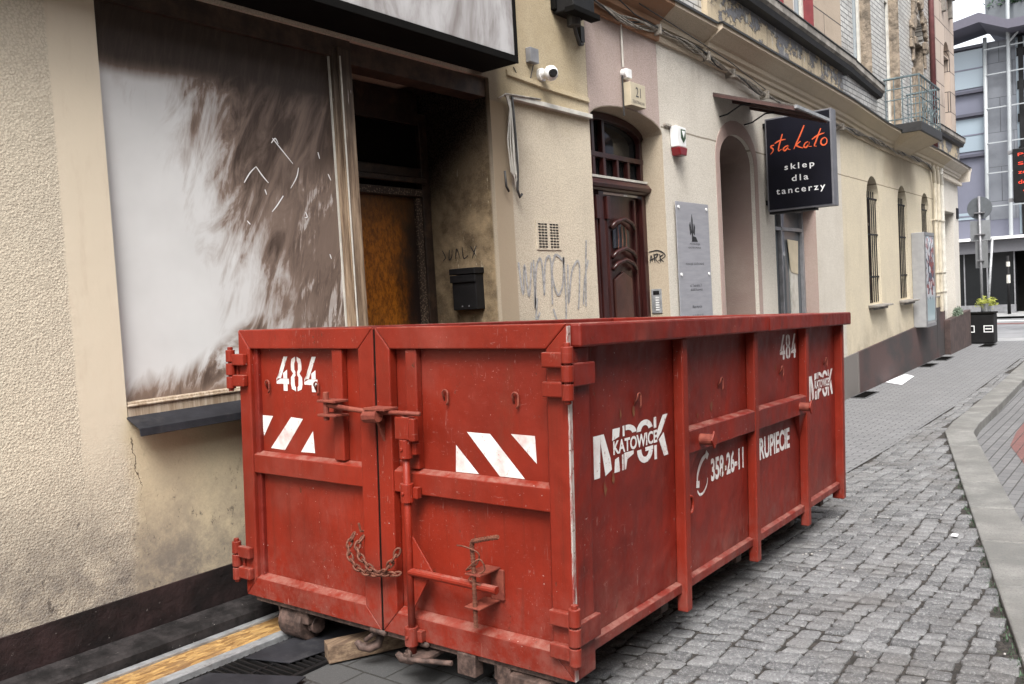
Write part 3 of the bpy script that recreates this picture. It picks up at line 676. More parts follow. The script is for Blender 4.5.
mb = MB(); mb.sweepx([(4.17, .010), (4.149, .006), (4.03, -.045), (4.026, -.085), (4.032, -.085), (4.036, -.052), (4.149, -.004), (4.17, .0)], [(2.165, -.500), (3.93, -.500)])
mb.build('window_sill', 'sillmetal', A, bevel=.002)
# scratches peeled in the board, little stuck bits of tape
def wq(x, z): return (x, z)
sq = [[(3.0, .75), (3.045, .81), (3.09, .85)], [(3.09, .85), (3.13, .80), (3.17, .76)], [(3.22, 1.03), (3.28, .97), (3.36, .89)], [(3.40, .87), (3.38, .81), (3.33, .74)], [(3.27, .69), (3.22, .63), (3.18, .59)], [(3.21, 1.0), (3.24, 1.03), (3.26, 1.0)], [(3.14, .72), (3.15, .69)], [(3.43, .60), (3.44, .57), (3.42, .565)], [(3.56, .98), (3.57, .94)], [(3.63, .85), (3.65, .81)], [(3.0, .53), (3.02, .51)], [(3.60, .34), (3.61, .31)]]
ribbon(sq, .0075, (0, 4.204, 0), (1, 0, 0), (0, 0, 1), 'peeled_tape', 'letter', W)
# burnt door in the recess
D = MB().box(3.80, 5.33, 4.951, 5.0, -1.9, 1.9).box(2.1, 5.33, 4.951, 5.6, 1.722, 1.9).build('door_backing', 'darkchar', A)
MB().box(2.1, 3.8, 4.951, 5.0, -1.9, 1.721).build('shop_back_wall', 'darkchar', A)
mb = MB()
for (x0, x1, z0, z1) in ((4.30, 4.42, -1.69, 1.5), (5.17, 5.265, -1.69, 1.55), (4.42, 5.17, -1.69, -1.55), (4.42, 5.17, .86, .93), (4.42, 5.17, 1.02, 1.10), (4.42, 5.17, 1.45, 1.715)): mb.box(x0, x1, 4.83, 4.90, z0, z1)
mb.box(4.35, 5.2, 4.80, 4.83, .97, 1.015)
DF = mb.build('door', 'charwood', A, bevel=.008); DF['label'] = 'charred door with browned glass'
MB().box(4.42, 5.10, 4.872, 4.885, -1.55, .86).build('door_glass', 'burntglass', DF)
MB().box(4.42, 5.17, 4.872, 4.885, 1.10, 1.45).build('transom_glass', 'darkchar', DF)
mb = MB(); mb.box(5.10, 5.165, 4.845, 4.875, -1.55, .86); mb.box(4.45, 5.16, 4.822, 4.829, .87, .92); mb.build('carved_moulding', 'carved', DF)
mb = MB(); mb.tube([(5.13, 4.80, -.32), (5.13, 4.76, -.33), (5.02, 4.76, -.33)], .011); mb.box(5.105, 5.155, 4.82, 4.828, -.42, -.24); mb.build('door_handle', 'black', DF)
# vent grilles
mb = MB()
for gx in (5.82, 5.99):
    for i in range(9):
        for k in range(3): mb.box(gx + k * .045, gx + k * .045 + .034, 4.140, 4.152, .405 + i * .024, .405 + i * .024 + .011)
VG = MB().box(5.79, 6.15, 4.143, 4.150, .385, .635).build('vent_grille', 'stuccoA', A); mb.build('slots', 'black', VG)
# graffiti
g1 = [[(5.52, .28), (5.56, .02), (5.60, .26), (5.64, .0), (5.70, .28)], [(5.73, .30), (5.72, -.10), (5.76, .22), (5.84, .30), (5.86, .0)], [(5.86, .02), (5.90, .28), (5.98, .30), (5.97, -.08)], [(6.16, .30), (6.05, .34), (5.99, .18), (6.06, .0), (6.15, .10), (6.18, .32), (6.17, -.20), (6.06, -.26), (5.98, -.12)], [(6.24, .26), (6.22, -.08), (6.30, .20), (6.42, .28), (6.40, .0), (6.37, -.14)], [(6.46, -.1), (6.50, .12), (6.58, .30)], [(6.56, .48), (6.53, .22), (6.50, -.12)], [(5.75, -.02), (5.72, -.2), (5.78, -.14)]]
ribbon(g1, .024, (0, 4.147, 0), (1, 0, 0), (0, 0, 1), 'graffiti', 'spray', A, taper=False)
g2 = [[(4.74, .42), (4.71, .36), (4.74, .33)], [(4.66, .42), (4.67, .34), (4.64, .36), (4.63, .42)], [(4.60, .34), (4.58, .42), (4.55, .34)], [(4.52, .43), (4.51, .34), (4.46, .36)], [(4.43, .43), (4.38, .35)], [(4.37, .43), (4.42, .33)]]
ribbon([[(-y, z) for y, z in st] for st in g2], .010, (5.268, 0, 0), (0, -1, 0), (0, 0, 1), 'small_tag', 'sprayblack', A)

# box sign over the shopfront
S = thing('box_sign', 'large smoke stained blank box sign over the burnt shopfront', 'sign', (3.6, 3.9, 1.74))
MB().box(.9, 5.20, 3.815, 4.148, 1.745, 2.62).build('casing', 'darkchar', S, bevel=.004)
MB().box(.93, 5.165, 3.806, 3.8145, 1.80, 2.60).build('sign_panel', 'signface', S)
mb = MB(); mb.box(.9, 5.205, 3.800, 3.8145, 1.745, 1.797); mb.box(5.168, 5.205, 3.800, 3.8145, 1.7975, 2.62); mb.build('rim', 'darkchar', S, bevel=.003)
# black charred lamp box
L = thing('charred_lamp_box', 'charred black lamp box above the white security camera', 'lamp', (6.4, 4.1, 2.30))
mb = MB(); mb.box(6.22, 6.56, 3.93, 4.148, 2.42, 2.95); mb.build('casing', 'black', L, bevel=.012)
mb = MB(); mb.box(6.18, 6.60, 3.90, 4.00, 2.39, 2.44); mb.box(6.19, 6.23, 4.1, 4.149, 2.45, 3.0); mb.build('flange', 'darkchar', L, bevel=.006)
mb = MB(); mb.cyl((6.38, 4.04, 2.42), (6.38, 4.04, 2.33), .06); mb.tube([(6.38, 4.04, 2.35), (6.44, 4.06, 2.28), (6.55, 4.10, 2.22), (6.63, 4.12, 2.24), (6.64, 4.14, 2.30)], .017); mb.box(6.60, 6.66, 4.11, 4.149, 2.26, 2.40); mb.build('cable_gland', 'cable2', L, smooth=False)
# security camera and grey box
K = thing('security_camera', 'small white dome security camera on the cream wall', 'camera', (5.98, 4.1, 1.82))
mb = MB(); mb.cyl((5.98, 4.15, 1.86), (5.98, 4.12, 1.86), .055, 20); mb.cyl((5.98, 4.12, 1.86), (5.97, 4.03, 1.85), .042, 20); mb.build('mount', 'white', K, smooth=False)
mb = MB(); mb.lathe([(.001, -.065), (.035, -.055), (.056, -.03), (.062, 0), (.056, .03), (.035, .055), (.001, .065)], (5.95, 4.02, 1.845), 20); mb.build('housing', 'white', K, smooth=True)
mb = MB(); mb.cyl((5.925, 3.985, 1.835), (5.885, 3.945, 1.825), .036, 20, .030); mb.build('lens', 'black', K)
mb = MB(); mb.box(5.78, 5.90, 4.095, 4.148, 1.93, 2.05); G = mb.build('junction_box', 'grey', bevel=.005); tag(G, 'small grey junction box above the security camera', 'junction box')
mb = MB(); mb.tube([(5.60, 4.145, 1.86), (5.66, 4.14, 1.78), (5.74, 4.14, 1.77), (5.82, 4.14, 1.80), (5.86, 4.13, 1.92)], .004, 6); tag(mb.build('camera_wire', 'cable2'), 'thin black wire sagging from box sign to grey junction box', 'wire')
# hanging cable bundle
mb = MB()
for i in range(5):
    a = .026 * i; r = .0042 if i % 3 else .0065
    bot = .86 + U(0, .12)
    mb.tube([(5.36 + U(-.02, .01), 4.12, 1.57), (5.41 + a * .3, 4.10, 1.61), (5.46 + a * .2, 4.10, 1.50), (5.415 + a * .7, 4.105 - .01 * (i % 2), 1.25), (5.43 + a * .6, 4.10, 1.0), (5.46 + a * .5, 4.105, bot), (5.475 + a * .55, 4.11, bot + .06), (5.49 + a * .6, 4.11, 1.15), (5.50 + a * .3, 4.12, 1.58)], r, 6)
CB = thing('cable_bundle', 'loose hank of grey and white cables hanging by the soot darkened doorway', 'cables', (5.45, 4.12, .86)); mb.build('cables', 'offwhite', CB, smooth=True)
mb = MB(); mb.tube([(5.50, 4.10, 1.60), (5.515, 4.10, 1.3), (5.52, 4.1, 1.0), (5.50, 4.1, .86), (5.53, 4.1, .80), (5.56, 4.1, .83)], .010, 8); mb.tube([(5.36, 4.11, 1.0), (5.37, 4.11, .88), (5.40, 4.11, .84)], .009); mb.build('black_tape', 'cable2', CB, smooth=True)
mb = MB(); mb.tube([(5.40, 4.10, 1.595), (5.44, 4.10, 1.61), (5.9, 4.105, 1.637)], .009); mb.build('lead', 'cable', CB, smooth=True)
# mailbox on the reveal
B = thing('mailbox', 'black melted mailbox on the sooty doorway wall', 'mailbox', (5.2, 4.5, -.09))
mb = MB(); mb.prism([(4.315, -.08), (4.565, -.08), (4.565, .20), (4.315, .20)], 5.165, 5.268, 'x'); mb.build('body', 'black', B, bevel=.006)
mb = MB(); mb.box(5.145, 5.269, 4.305, 4.575, .205, .255); mb.prism([(4.305, .14), (4.575, .14), (4.575, .20), (4.305, .20)], 5.15, 5.164, 'x'); mb.build('lid', 'black', B, bevel=.006)
mb = MB(); mb.box(5.160, 5.164, 4.39, 4.40, -.055, -.045); mb.box(5.160, 5.164, 4.46, 4.47, -.055, -.045); mb.build('rivet', 'grey', B)

# ------------------------------------------------------------------ building B
Bb = thing('tenement_building', 'long pale tenement with pink arched entrance, barred slit windows and corner balcony', 'building', (15, 4.15, -1.95))
mb = MB()
holes = [arch(6.73, 8.17, -2.0, 1.62, 1.79), arch(9.60, 10.68, -2.0, 1.50, 1.84), rect(11.35, 13.10, -.95, 1.10), arch(15.92, 16.75, -.50, 1.42, 1.82), arch(18.16, 18.93, -.50, 1.42, 1.80), arch(20.25, 21.0, -.50, 1.42, 1.78), rect(22.75, 23.85, -1.9, 1.47)]
holes[0] = [(6.73 + .0005, -2.0)] + holes[0][1:]
mb.holed([(6.728, -2.15), (6.728, 2.95), (24.5, 2.95), (24.5, -2.15)], holes, 4.15, 4.65)
mb.box(24.45, 24.5, 4.66, 16, -2.15, 2.95)
mb.build('ground_floor_wall', 'stuccoB', Bb)
# beige reveals lining the entrance
def lining(pts, y0, y1, t, name, mat):
    mb = MB(); n = len(pts); c = (sum(p[0] for p in pts) / n, sum(p[1] for p in pts) / n)
    inn = [(p[0] + (c[0] - p[0]) * t / abs(c[0] - p[0] + 1e-6) if abs(p[0] - c[0]) > .2 else p[0], p[1] - (t if p[1] > c[1] else 0)) for p in pts]
    for i in range(n - 1):
        a, b, ai, bi = pts[i], pts[i + 1], inn[i], inn[i + 1]
        k = len(mb.v); mb.v += [(a[0], y0, a[1]), (b[0], y0, b[1]), (bi[0], y0, bi[1]), (ai[0], y0, ai[1]), (a[0], y1, a[1]), (b[0], y1, b[1]), (bi[0], y1, bi[1]), (ai[0], y1, ai[1])]
        mb.f += [tuple(k + q for q in f) for f in ((0, 1, 2, 3), (4, 7, 6, 5), (3, 2, 6, 7), (0, 4, 5, 1))]
    return mb.build(name, mat, Bb)
lining(arch(6.731, 8.168, -2.0, 1.619, 1.789), 4.153, 4.6, .006, 'entrance_reveal', 'beige')
lining(arch(9.601, 10.679, -2.0, 1.499, 1.839), 4.20, 4.6, .006, 'passage_reveal', 'darkpink')
lining([(11.351, -.949), (11.351, 1.099), (13.099, 1.099), (13.099, -.949)], 4.153, 4.39, .006, 'window_reveal', 'pinktrim')
# pink trim band round passage arch
def band(outer, inner, y0, y1, name, mat):
    mb = MB(); n = len(outer)
    for i in range(n - 1):
        a, b, ai, bi = outer[i], outer[i + 1], inner[i], inner[i + 1]
        k = len(mb.v); mb.v += [(p[0], y, p[1]) for y in (y0, y1) for p in (a, b, bi, ai)]
        mb.f += [tuple(k + q for q in f) for f in ((0, 1, 2, 3), (4, 7, 6, 5), (3, 2, 6, 7), (0, 4, 5, 1))]
    return mb.build(name, mat, Bb)
band(arch(9.49, 10.79, -2.0, 1.52, 2.01), arch(9.60, 10.68, -2.0, 1.50, 1.84), 4.143, 4.152, 'arch_trim', 'pinktrim')
# passage side walls, deep and dark
mb = MB(); mb.box(10.68, 10.8, 4.65, 8, -2.1, 2.2); mb.box(9.48, 9.6, 4.65, 8, -2.1, 2.2); mb.box(9.48, 10.8, 4.65, 8, 1.84, 1.95); mb.box(9.48, 10.8, 7.9, 8.0, -2.1, 2); mb.build('passage', 'darkpink', Bb)
# entrance door
ED = MB().box(6.74, 8.16, 4.44, 4.47, -1.95, .98).build('entrance_door', 'mahog', Bb)
mb = MB(); mb.box(6.735, 6.82, 4.38, 4.44, -1.95, 1.0); mb.box(8.085, 8.163, 4.38, 4.44, -1.95, 1.0); mb.box(7.19, 7.29, 4.375, 4.44, -1.95, 1.0)
for xx in (7.14, 7.34): mb.cyl((xx, 4.40, -1.9), (xx, 4.40, .72), .028, 12); mb.box(xx - .035, xx + .035, 4.35, 4.43, .72, .95)
for xx in (6.86, 7.40, 7.95): mb.box(xx, xx + .03, 4.405, 4.44, -1.9, .95)
mb.build('stile', 'mahog', ED, bevel=.006)
mb = MB()
for (x0, x1) in ((6.84, 7.08), (7.46, 7.90)):
    c_ = (x0 + x1) / 2
    for (zz, hh) in ((.70, .0), (.40, 0), (.28, 0)):
        mb.tube([(x0 - .02, 4.40, zz - .06), (x0 + .06, 4.385, zz), (c_, 4.38, zz + .04), (x1 - .06, 4.385, zz), (x1 + .02, 4.40, zz - .06)], .022, 8)
mb.build('arched_moulding', 'mahog', ED, smooth=True)
mb = MB()
for (x0, x1) in ((6.86, 7.06), (7.50, 7.86)): mb.prism([(x0, -1.7), (x0, .12), ((x0 + x1) / 2, .20), (x1, .12), (x1, -1.7)], 4.415, 4.439, 'y')
mb.build('raised_panel', 'mahog_pale', ED, bevel=.01)
mb = MB()
for (x0, x1) in ((6.87, 7.05), (7.52, 7.84)): mb.prism([(x0, .44), (x0, .62), ((x0 + x1) / 2, .69), (x1, .62), (x1, .44)], 4.425, 4.439, 'y')
mb.build('door_pane', 'glass', ED)
mb = MB()
for xx in (6.93, 7.0, 7.60, 7.68, 7.76): mb.tube([(xx, 4.415, .44), (xx + .012, 4.415, .54), (xx, 4.415, .66)], .005, 6)
mb.build('pane_bar', 'rust', ED)
# transom
TR = MB().sweepx([(4.44, 0), (4.36, 0), (4.34, .02), (4.31, .03), (4.30, .06), (4.33, .10), (4.36, .12), (4.44, .12)], [(6.735, 1.0), (8.163, 1.0)]).build('transom_beam', 'mahog', Bb, bevel=.004)
MB().box(6.736, 8.16, 4.345, 4.41, 1.121, 1.145).build('transom_ledge', 'offwhite', TR)
def bars(name, xs_, z0, z1f, y0, y1, w_, par, mat):
    mb = MB()
    for x in xs_: mb.box(x - w_ / 2, x + w_ / 2, y0, y1, z0, z1f(x))
    return mb
at_ = lambda x: 1.61 + .165 * math.sqrt(max(0, 1 - ((x - 7.45) / .72) ** 2))
mb = bars('t', (6.78, 7.16, 7.36, 8.12), 1.145, at_, 4.385, 4.44, .05, None, None); mb.box(6.75, 8.15, 4.38, 4.442, 1.33, 1.38); mb.box(7.60, 7.64, 4.385, 4.44, 1.145, 1.33); mb.box(7.82, 7.86, 4.385, 4.44, 1.145, 1.33)
ap = arch(6.74, 8.16, 1.6, 1.605, 1.775); ip = arch(6.80, 8.10, 1.6, 1.545, 1.705)
for i in range(len(ap) - 1):
    a, b, ai, bi = ap[i], ap[i + 1], ip[i], ip[i + 1]; k = len(mb.v); mb.v += [(p[0], y, p[1]) for y in (4.375, 4.445) for p in (a, b, bi, ai)]
    mb.f += [tuple(k + q for q in f) for f in ((0, 1, 2, 3), (4, 7, 6, 5), (3, 2, 6, 7), (0, 4, 5, 1))]
FW = mb.build('fanlight_frame', 'mahog', Bb, bevel=.004)
MB().prism(arch(6.74, 8.16, 1.14, 1.60, 1.77), 4.45, 4.46, 'y').build('fanlight_pane', 'glass', FW)
# shop window with reflections
SW = MB().box(11.36, 13.09, 4.40, 4.42, -.94, 1.09).build('shop_window', 'glass_lit', Bb)
mb = MB()
for a in ((11.36, 11.42, -.94, 1.09), (12.12, 12.17, -.94, 1.09), (13.03, 13.095, -.94, 1.09), (11.42, 13.03, -.94, -.88), (11.42, 13.03, 1.03, 1.09), (11.42, 13.03, .74, .79)): mb.box(a[0], a[1], 4.345, 4.398, a[2], a[3])
mb.build('window_frame', 'grey', SW, bevel=.004)
mb = MB(); mb.box(12.55, 12.85, 4.380, 4.398, -.70, .40); mb.build('notice', 'offwhite', SW)
mb = MB(); mb.prism([(12.45, .62), (12.9, .60), (12.85, .10), (12.55, .14)], 4.372, 4.378, 'y'); mb.build('display_cloth', 'beigeplastic', SW)
# barred slit windows
for (x0, x1, zt) in ((15.92, 16.75, 1.82), (18.16, 18.93, 1.80), (20.25, 21.0, 1.78)):
    wn = MB().prism(arch(x0 + .01, x1 - .01, -.49, 1.42, zt - .01), 4.36, 4.38, 'y').build('slit_window', 'darkpane', Bb)
    mb = MB(); xm = (x0 + x1) / 2
    for xx in (x0 + .03, xm, x1 - .03): mb.box(xx - .03, xx + .03, 4.31, 4.358, -.49, 1.46 if xx != xm else zt - .04)
    mb.box(x0 + .06, x1 - .06, 4.312, 4.357, .95, 1.0); mb.box(x0 + .06, x1 - .06, 4.312, 4.357, -.49, -.44); mb.build('window_frame', 'charwood', wn)
    mb = MB()
    for i in range(6): xx = x0 + .07 + (x1 - x0 - .14) * i / 5; mb.cyl((xx, 4.20, -.47), (xx, 4.20, 1.55 if 0 < i < 5 else 1.42), .009, 6)
    for zz in (-.02, .75, 1.40): mb.box(x0 - .01, x1 + .005, 4.185, 4.20, zz, zz + .03)
    mb.build('window_bars', 'black', wn)
    mb = MB(); mb.sweepx([(4.35, .0), (3.99, -.02), (3.99, -.05), (4.35, -.05)], [(x0 - .12, -.50), (x1 + .16, -.50)]); mb.box(x0 - .08, x1 + .1, 4.07, 4.149, -.60, -.552)
    mb.build('window_sill', 'grimestone', wn, bevel=.004)
# far shop entrance at the corner
cw = MB().box(22.76, 23.84, 4.45, 4.47, -1.9, 1.46).build('corner_shop_door', 'glass_lit', Bb)
mb = MB()
for a in ((22.76, 22.84), (23.25, 23.32), (23.77, 23.84)): mb.box(a[0], a[1], 4.38, 4.448, -1.9, 1.46)
mb.box(22.85, 23.24, 4.41, 4.445, -1.1, 1.4); mb.build('door_panel', 'offwhite', cw)
mb = MB(); mb.box(22.70, 23.90, 4.11, 4.149, 1.475, 1.56); mb.build('door_hood', 'stuccoB', cw)
# plinth, two heights
mb = MB(); pz = lambda x: interp(x, [8, 14.3, 21.2], [-1.5, -1.29, -1.02])
xs = [8.2, 9.5]; mb.sweepx([(4.16, 0), (4.115, 0), (4.115, -2.2), (4.16, -2.2)], [(8.2, -1.45), (9.48, -1.43)])

def sloped(mb, x0, x1, z0, z1, y=4.115):
    k = len(mb.v); mb.v += [(x, yy, zz) for x, zt in ((x0, z0), (x1, z1)) for yy, zz in ((4.16, zt), (y, zt), (y, -2.2), (4.16, -2.2))]
    mb.f += [tuple(k + q for q in f) for f in ((0, 1, 2, 3), (7, 6, 5, 4), (0, 4, 5, 1), (1, 5, 6, 2))]
mb = MB(); sloped(mb, 8.2, 9.48, -1.47, -1.44); sloped(mb, 10.8, 14.9, -1.40, -1.27); sloped(mb, 14.9, 21.3, -1.27, -1.03, 4.108); sloped(mb, 21.3, 22.2, -.80, -.80, 4.10); sloped(mb, 23.9, 24.51, -1.1, -1.1, 4.108)
mb.build('plinth', 'plinthB', Bb)
# cornice over ground floor
cz = lambda x: interp(x, [6.7, 9.2, 14.2, 16.4, 21, 24.5], [2.94, 2.92, 2.83, 2.72, 2.70, 2.62])
def stn(x0, x1, f, st=1.2):
    n = max(1, int((x1 - x0) / st)); return [(x0 + (x1 - x0) * i / n, f(x0 + (x1 - x0) * i / n)) for i in range(n + 1)]
prof = [(4.15, -.36), (4.115, -.36), (4.105, -.33), (4.105, -.285), (4.075, -.275), (4.07, -.235), (4.035, -.215), (4.03, -.165), (4.00, -.15), (3.96, -.12), (3.90, -.075), (3.865, -.055), (3.855, -.05), (3.855, 0), (4.15, .03)]
MB().sweepx(prof, stn(9.18, 24.62, cz)).build('cornice', 'cornice', Bb)
prof2 = [(y + (.055 if y < 4.1 else 0), z) for y, z in prof]
MB().sweepx(prof2, stn(6.73, 9.179, cz)).build('cornice', 'cornice', Bb)
mb = MB(); mb.sweepx([(4.16, .035), (3.845, .004), (3.835, -.012), (3.835, .016), (4.16, .05)], stn(9.16, 24.63, cz, .5)); mb.sweepx([(4.16, .035), (3.90, .004), (3.89, -.012), (3.89, .016), (4.16, .05)], stn(6.73, 9.15, cz, .5)); mb.build('cornice_flashing', 'flash', Bb)
# return of the cornice round the corner
mb = MB(); k = 0
mb.prism([(24.45, 2.27), (24.53, 2.30), (24.60, 2.42), (24.72, 2.54), (24.80, 2.57), (24.80, 2.62), (24.45, 2.65)], 3.86, 12, 'y'); mb.build('cornice_return', 'cornice', Bb)
# ornament roll that carries cables along the cornice foot at the corner
mb = MB()
for i in range(12): x = 22.3 + i * .19; mb.box(x, x + .12, 4.04, 4.12, cz(x) - .44, cz(x) - .36)
mb.build('dentil', 'cornice', Bb, bevel=.01)
# band above the cornice
MB().box(9.18, 14.30, 4.03, 4.18, 2.86, 3.52).build('plaster_band', 'peeled', Bb)
MB().box(6.73, 9.179, 4.10, 4.18, 2.9, 9.5).build('upper_side_wall', 'gbrick', Bb)
MB().box(14.301, 16.5, 4.06, 4.18, 2.78, 3.45).build('brick_band', 'gbrick', Bb)
MB().box(21.9, 24.5, 4.08, 4.18, 2.64, 3.24).build('grey_band', 'peeled', Bb)
lz = lambda x: interp(x, [8, 10.2, 14.3], [3.56, 3.52, 3.40]); lz2 = lambda x: interp(x, [14.3, 16.5], [3.48, 3.32]); lz3 = lambda x: 3.28
for nm, (x0, x1), f, yo in (('ledge', (9.18, 14.5), lz, 3.86), ('ledge', (14.5, 16.55), lz2, 3.93), ('ledge', (21.5, 24.6), lz3, 3.95)):
    MB().sweepx([(4.16, -.10), (yo + .06, -.06), (yo + .02, -.02), (yo, 0), (yo, .09), (4.16, .13)], stn(x0, x1, f)).build(nm, 'grimestone', Bb)
    mb = MB(); mb.sweepx([(4.149, -.13), (yo + .055, -.10), (yo + .03, -.035), (yo + .06, -.065), (4.149, -.105)], stn(x0 + .002, x1, f)); mb.sweepx([(4.17, .134), (yo - .012, .092), (yo - .012, .110), (4.17, .15)], stn(x0, x1, f)); mb.build('ledge_dark_edges', 'flash', Bb)  # black strip along the ledge underside, tar flashing along its top
# upper walls
TOPZ = 10.5
mb = MB(); mb.holed([(9.18, 3.45), (9.18, TOPZ), (14.74, TOPZ), (14.74, 3.45)], [rect(10.9, 12.05, 3.62, 6.3), rect(12.42, 13.35, 3.62, 6.3), rect(10.9, 12.05, 7.6, 10), rect(12.42, 13.35, 7.6, 10)], 4.15, 4.6); mb.build('pier_wall', 'tanstone', Bb)
wins = [rect(15.42, 16.62, 3.58, 6.4), rect(17.62, 18.75, 2.86, 6.4), arch(19.92, 20.95, 3.2, 5.05, 5.55)]
mb = MB(); mb.holed([(14.74, 2.8), (14.74, TOPZ), (21.9, TOPZ), (21.9, 2.8)], wins, 4.15, 4.6); mb.build('brick_wall', 'gbrick', Bb)
wins2 = [arch(23.15, 23.9, 3.4, 5.3, 5.65), rect(23.1, 23.95, 7.0, 9.3)]
mb = MB(); mb.holed([(21.9, 2.8), (21.9, TOPZ), (24.5, TOPZ), (24.5, 2.8)], wins2, 4.14, 4.6); mb.box(24.44, 24.5, 4.61, 16, 2.951, TOPZ); mb.build('stone_wall', 'pinkstone', Bb)
mb = MB(); mb.box(6.73, 24.5, 4.61, 16, TOPZ, TOPZ + .2); mb.build('roof', 'flash', Bb)
def upwin(x0, x1, z0, z1, revm, dep=.20, t=.012, y0=4.152):
    wn = MB().box(x0, x1, 4.15 + dep, 4.17 + dep, z0, z1).build('window', 'skyglass', Bb)
    mb = MB(); y = 4.15 + dep - .05; xm = (x0 + x1) / 2
    for a in ((x0, x0 + .07, z0, z1), (x1 - .09, x1 - .013, z0, z1), (xm - .04, xm + .04, z0, z1)): mb.box(a[0], a[1], y, y + .045, a[2], a[3])
    mb.box(x0 + .07, x1 - .09, y, y + .045, z1 - .9, z1 - .82); mb.build('window_frame', 'offwhite', wn)
    mb = MB(); mb.box(x1 - t, x1 - .001, y0, 4.14 + dep, z0, z1); mb.box(x0 + .001, x0 + t, y0, 4.14 + dep, z0, z1); mb.box(x0 + t, x1 - t, y0, 4.14 + dep, z1 - .02, z1 - .001); mb.build('reveal', revm, wn)
for (z0, z1) in ((3.62, 6.3), (7.6, 10)):
    upwin(10.9, 12.05, z0, z1, 'redjamb'); upwin(12.42, 13.35, z0, z1, 'redjamb')
upwin(15.42, 16.62, 3.58, 6.4, 'woodreveal', .24); upwin(17.62, 18.75, 2.86, 6.4, 'woodreveal', .24)
upwin(19.95, 20.92, 3.2, 5.04, 'woodreveal', .30); upwin(23.18, 23.87, 3.4, 5.3, 'pinkstone', .25); upwin(23.13, 23.92, 7.0, 9.3, 'pinkstone', .25)
# jagged stone surround on the arched window, little hood above the corner window
mb = MB()
for i in range(44):
    a = math.pi * U(-.1, 1.1); cx_, cz_ = 20.43, 5.1; rr = U(.55, .78); x = cx_ + math.cos(a) * rr * .95; z = cz_ + math.sin(a) * rr * 1.2; s_ = U(.05, .13)
    mb.box(x - s_, x + s_, 4.10 - U(0, .05), 4.152, z - s_ * .8, z + s_ * .8)
for i in range(16):
    z = U(3.2, 5.0)
    for x in (19.86, 21.0): s_ = U(.04, .08); mb.box(x - s_, x + s_, 4.12 - U(0, .02), 4.152, z - s_ * 2, z + s_ * 2)
mb.build('surround_stone', 'woodreveal', Bb, bevel=.02)
mb = MB(); mb.sweepx([(4.14, 0), (4.02, 0), (3.94, .10), (3.94, .16), (4.14, .22)], [(22.95, 6.75), (24.1, 6.75)]); mb.box(23.05, 23.2, 4.05, 4.14, 6.3, 6.75); mb.box(23.85, 24.0, 4.05, 4.14, 6.3, 6.75); mb.build('window_hood', 'grimestone', Bb)
mb = MB(); mb.cyl((21.62, 4.09, 2.7), (21.62, 4.09, TOPZ), .06, 12); mb.build('maroon_downpipe', 'maroonpipe', Bb, smooth=True)
# downpipes at ground level
for (x, m_, r) in ((21.35, 'creampipe', .04), (21.72, 'creampipe', .045), (22.14, 'offwhite', .045)):
    mb = MB(); mb.tube([(x - .35 + (x - 21.35) * .3, 4.06, 2.42), (x - .15, 4.06, 2.3), (x, 4.08, 2.05), (x, 4.08, 1.4), (x, 4.08, -.9 if x > 21.6 else -.55)], r, 12)
    for zz in (1.2, .0, -.45): mb.box(x - r - .02, x + r + .02, 4.03, 4.149, zz, zz + .025)
    mb.build('downpipe', m_, Bb, smooth=False)
# balcony
BL = MB().box(17.35, 19.2, 3.50, 4.149, 2.66, 2.84).build('balcony', 'flash', Bb, bevel=.01)
mb = MB(); mb.v = [(17.38, 3.54, 2.659), (19.17, 3.54, 2.659), (19.17, 4.148, 2.659), (17.38, 4.148, 2.659), (17.7, 3.95, 2.50), (18.9, 3.95, 2.50), (18.9, 4.148, 2.38), (17.7, 4.148, 2.38)]
mb.f = [(0, 1, 2, 3), (4, 7, 6, 5), (0, 4, 5, 1), (1, 5, 6, 2), (2, 6, 7, 3), (3, 7, 4, 0)]; mb.build('balcony_bracket', 'cornice', BL)
mb = MB(); y0 = 3.53; P4 = [(17.38, 4.148), (17.38, y0), (19.17, y0), (19.17, 4.148)]
for zz, r in ((3.70, .022), (3.50, .012), (3.30, .010), (2.93, .012)): mb.tube([(p[0], p[1], zz) for p in P4], r, 8)
for i in range(5): mb.cyl((17.38, 4.12 - i * .147, 2.84), (17.38, 4.12 - i * .147, 3.7), .010, 6)
for i in range(9): x = 17.38 + i * 1.79 / 8; mb.cyl((x, y0, 2.84), (x, y0, 3.7), .009, 6)
for i in range(5): mb.cyl((19.17, 4.12 - i * .147, 2.84), (19.17, 4.12 - i * .147, 3.7), .009, 6)
for i in range(7):       # scroll infill
    cx_ = 17.62 + i * .24
    for rr, zc in ((.06, 3.12),): mb.tube([(cx_ + rr * math.cos(a * .785), y0 - .012, zc + rr * math.sin(a * .785)) for a in range(8)], .006, 5, True)
mb.build('balcony_railing', simple('pale blue grey railing paint', (.10, .135, .145), .5, .2, .3), BL)

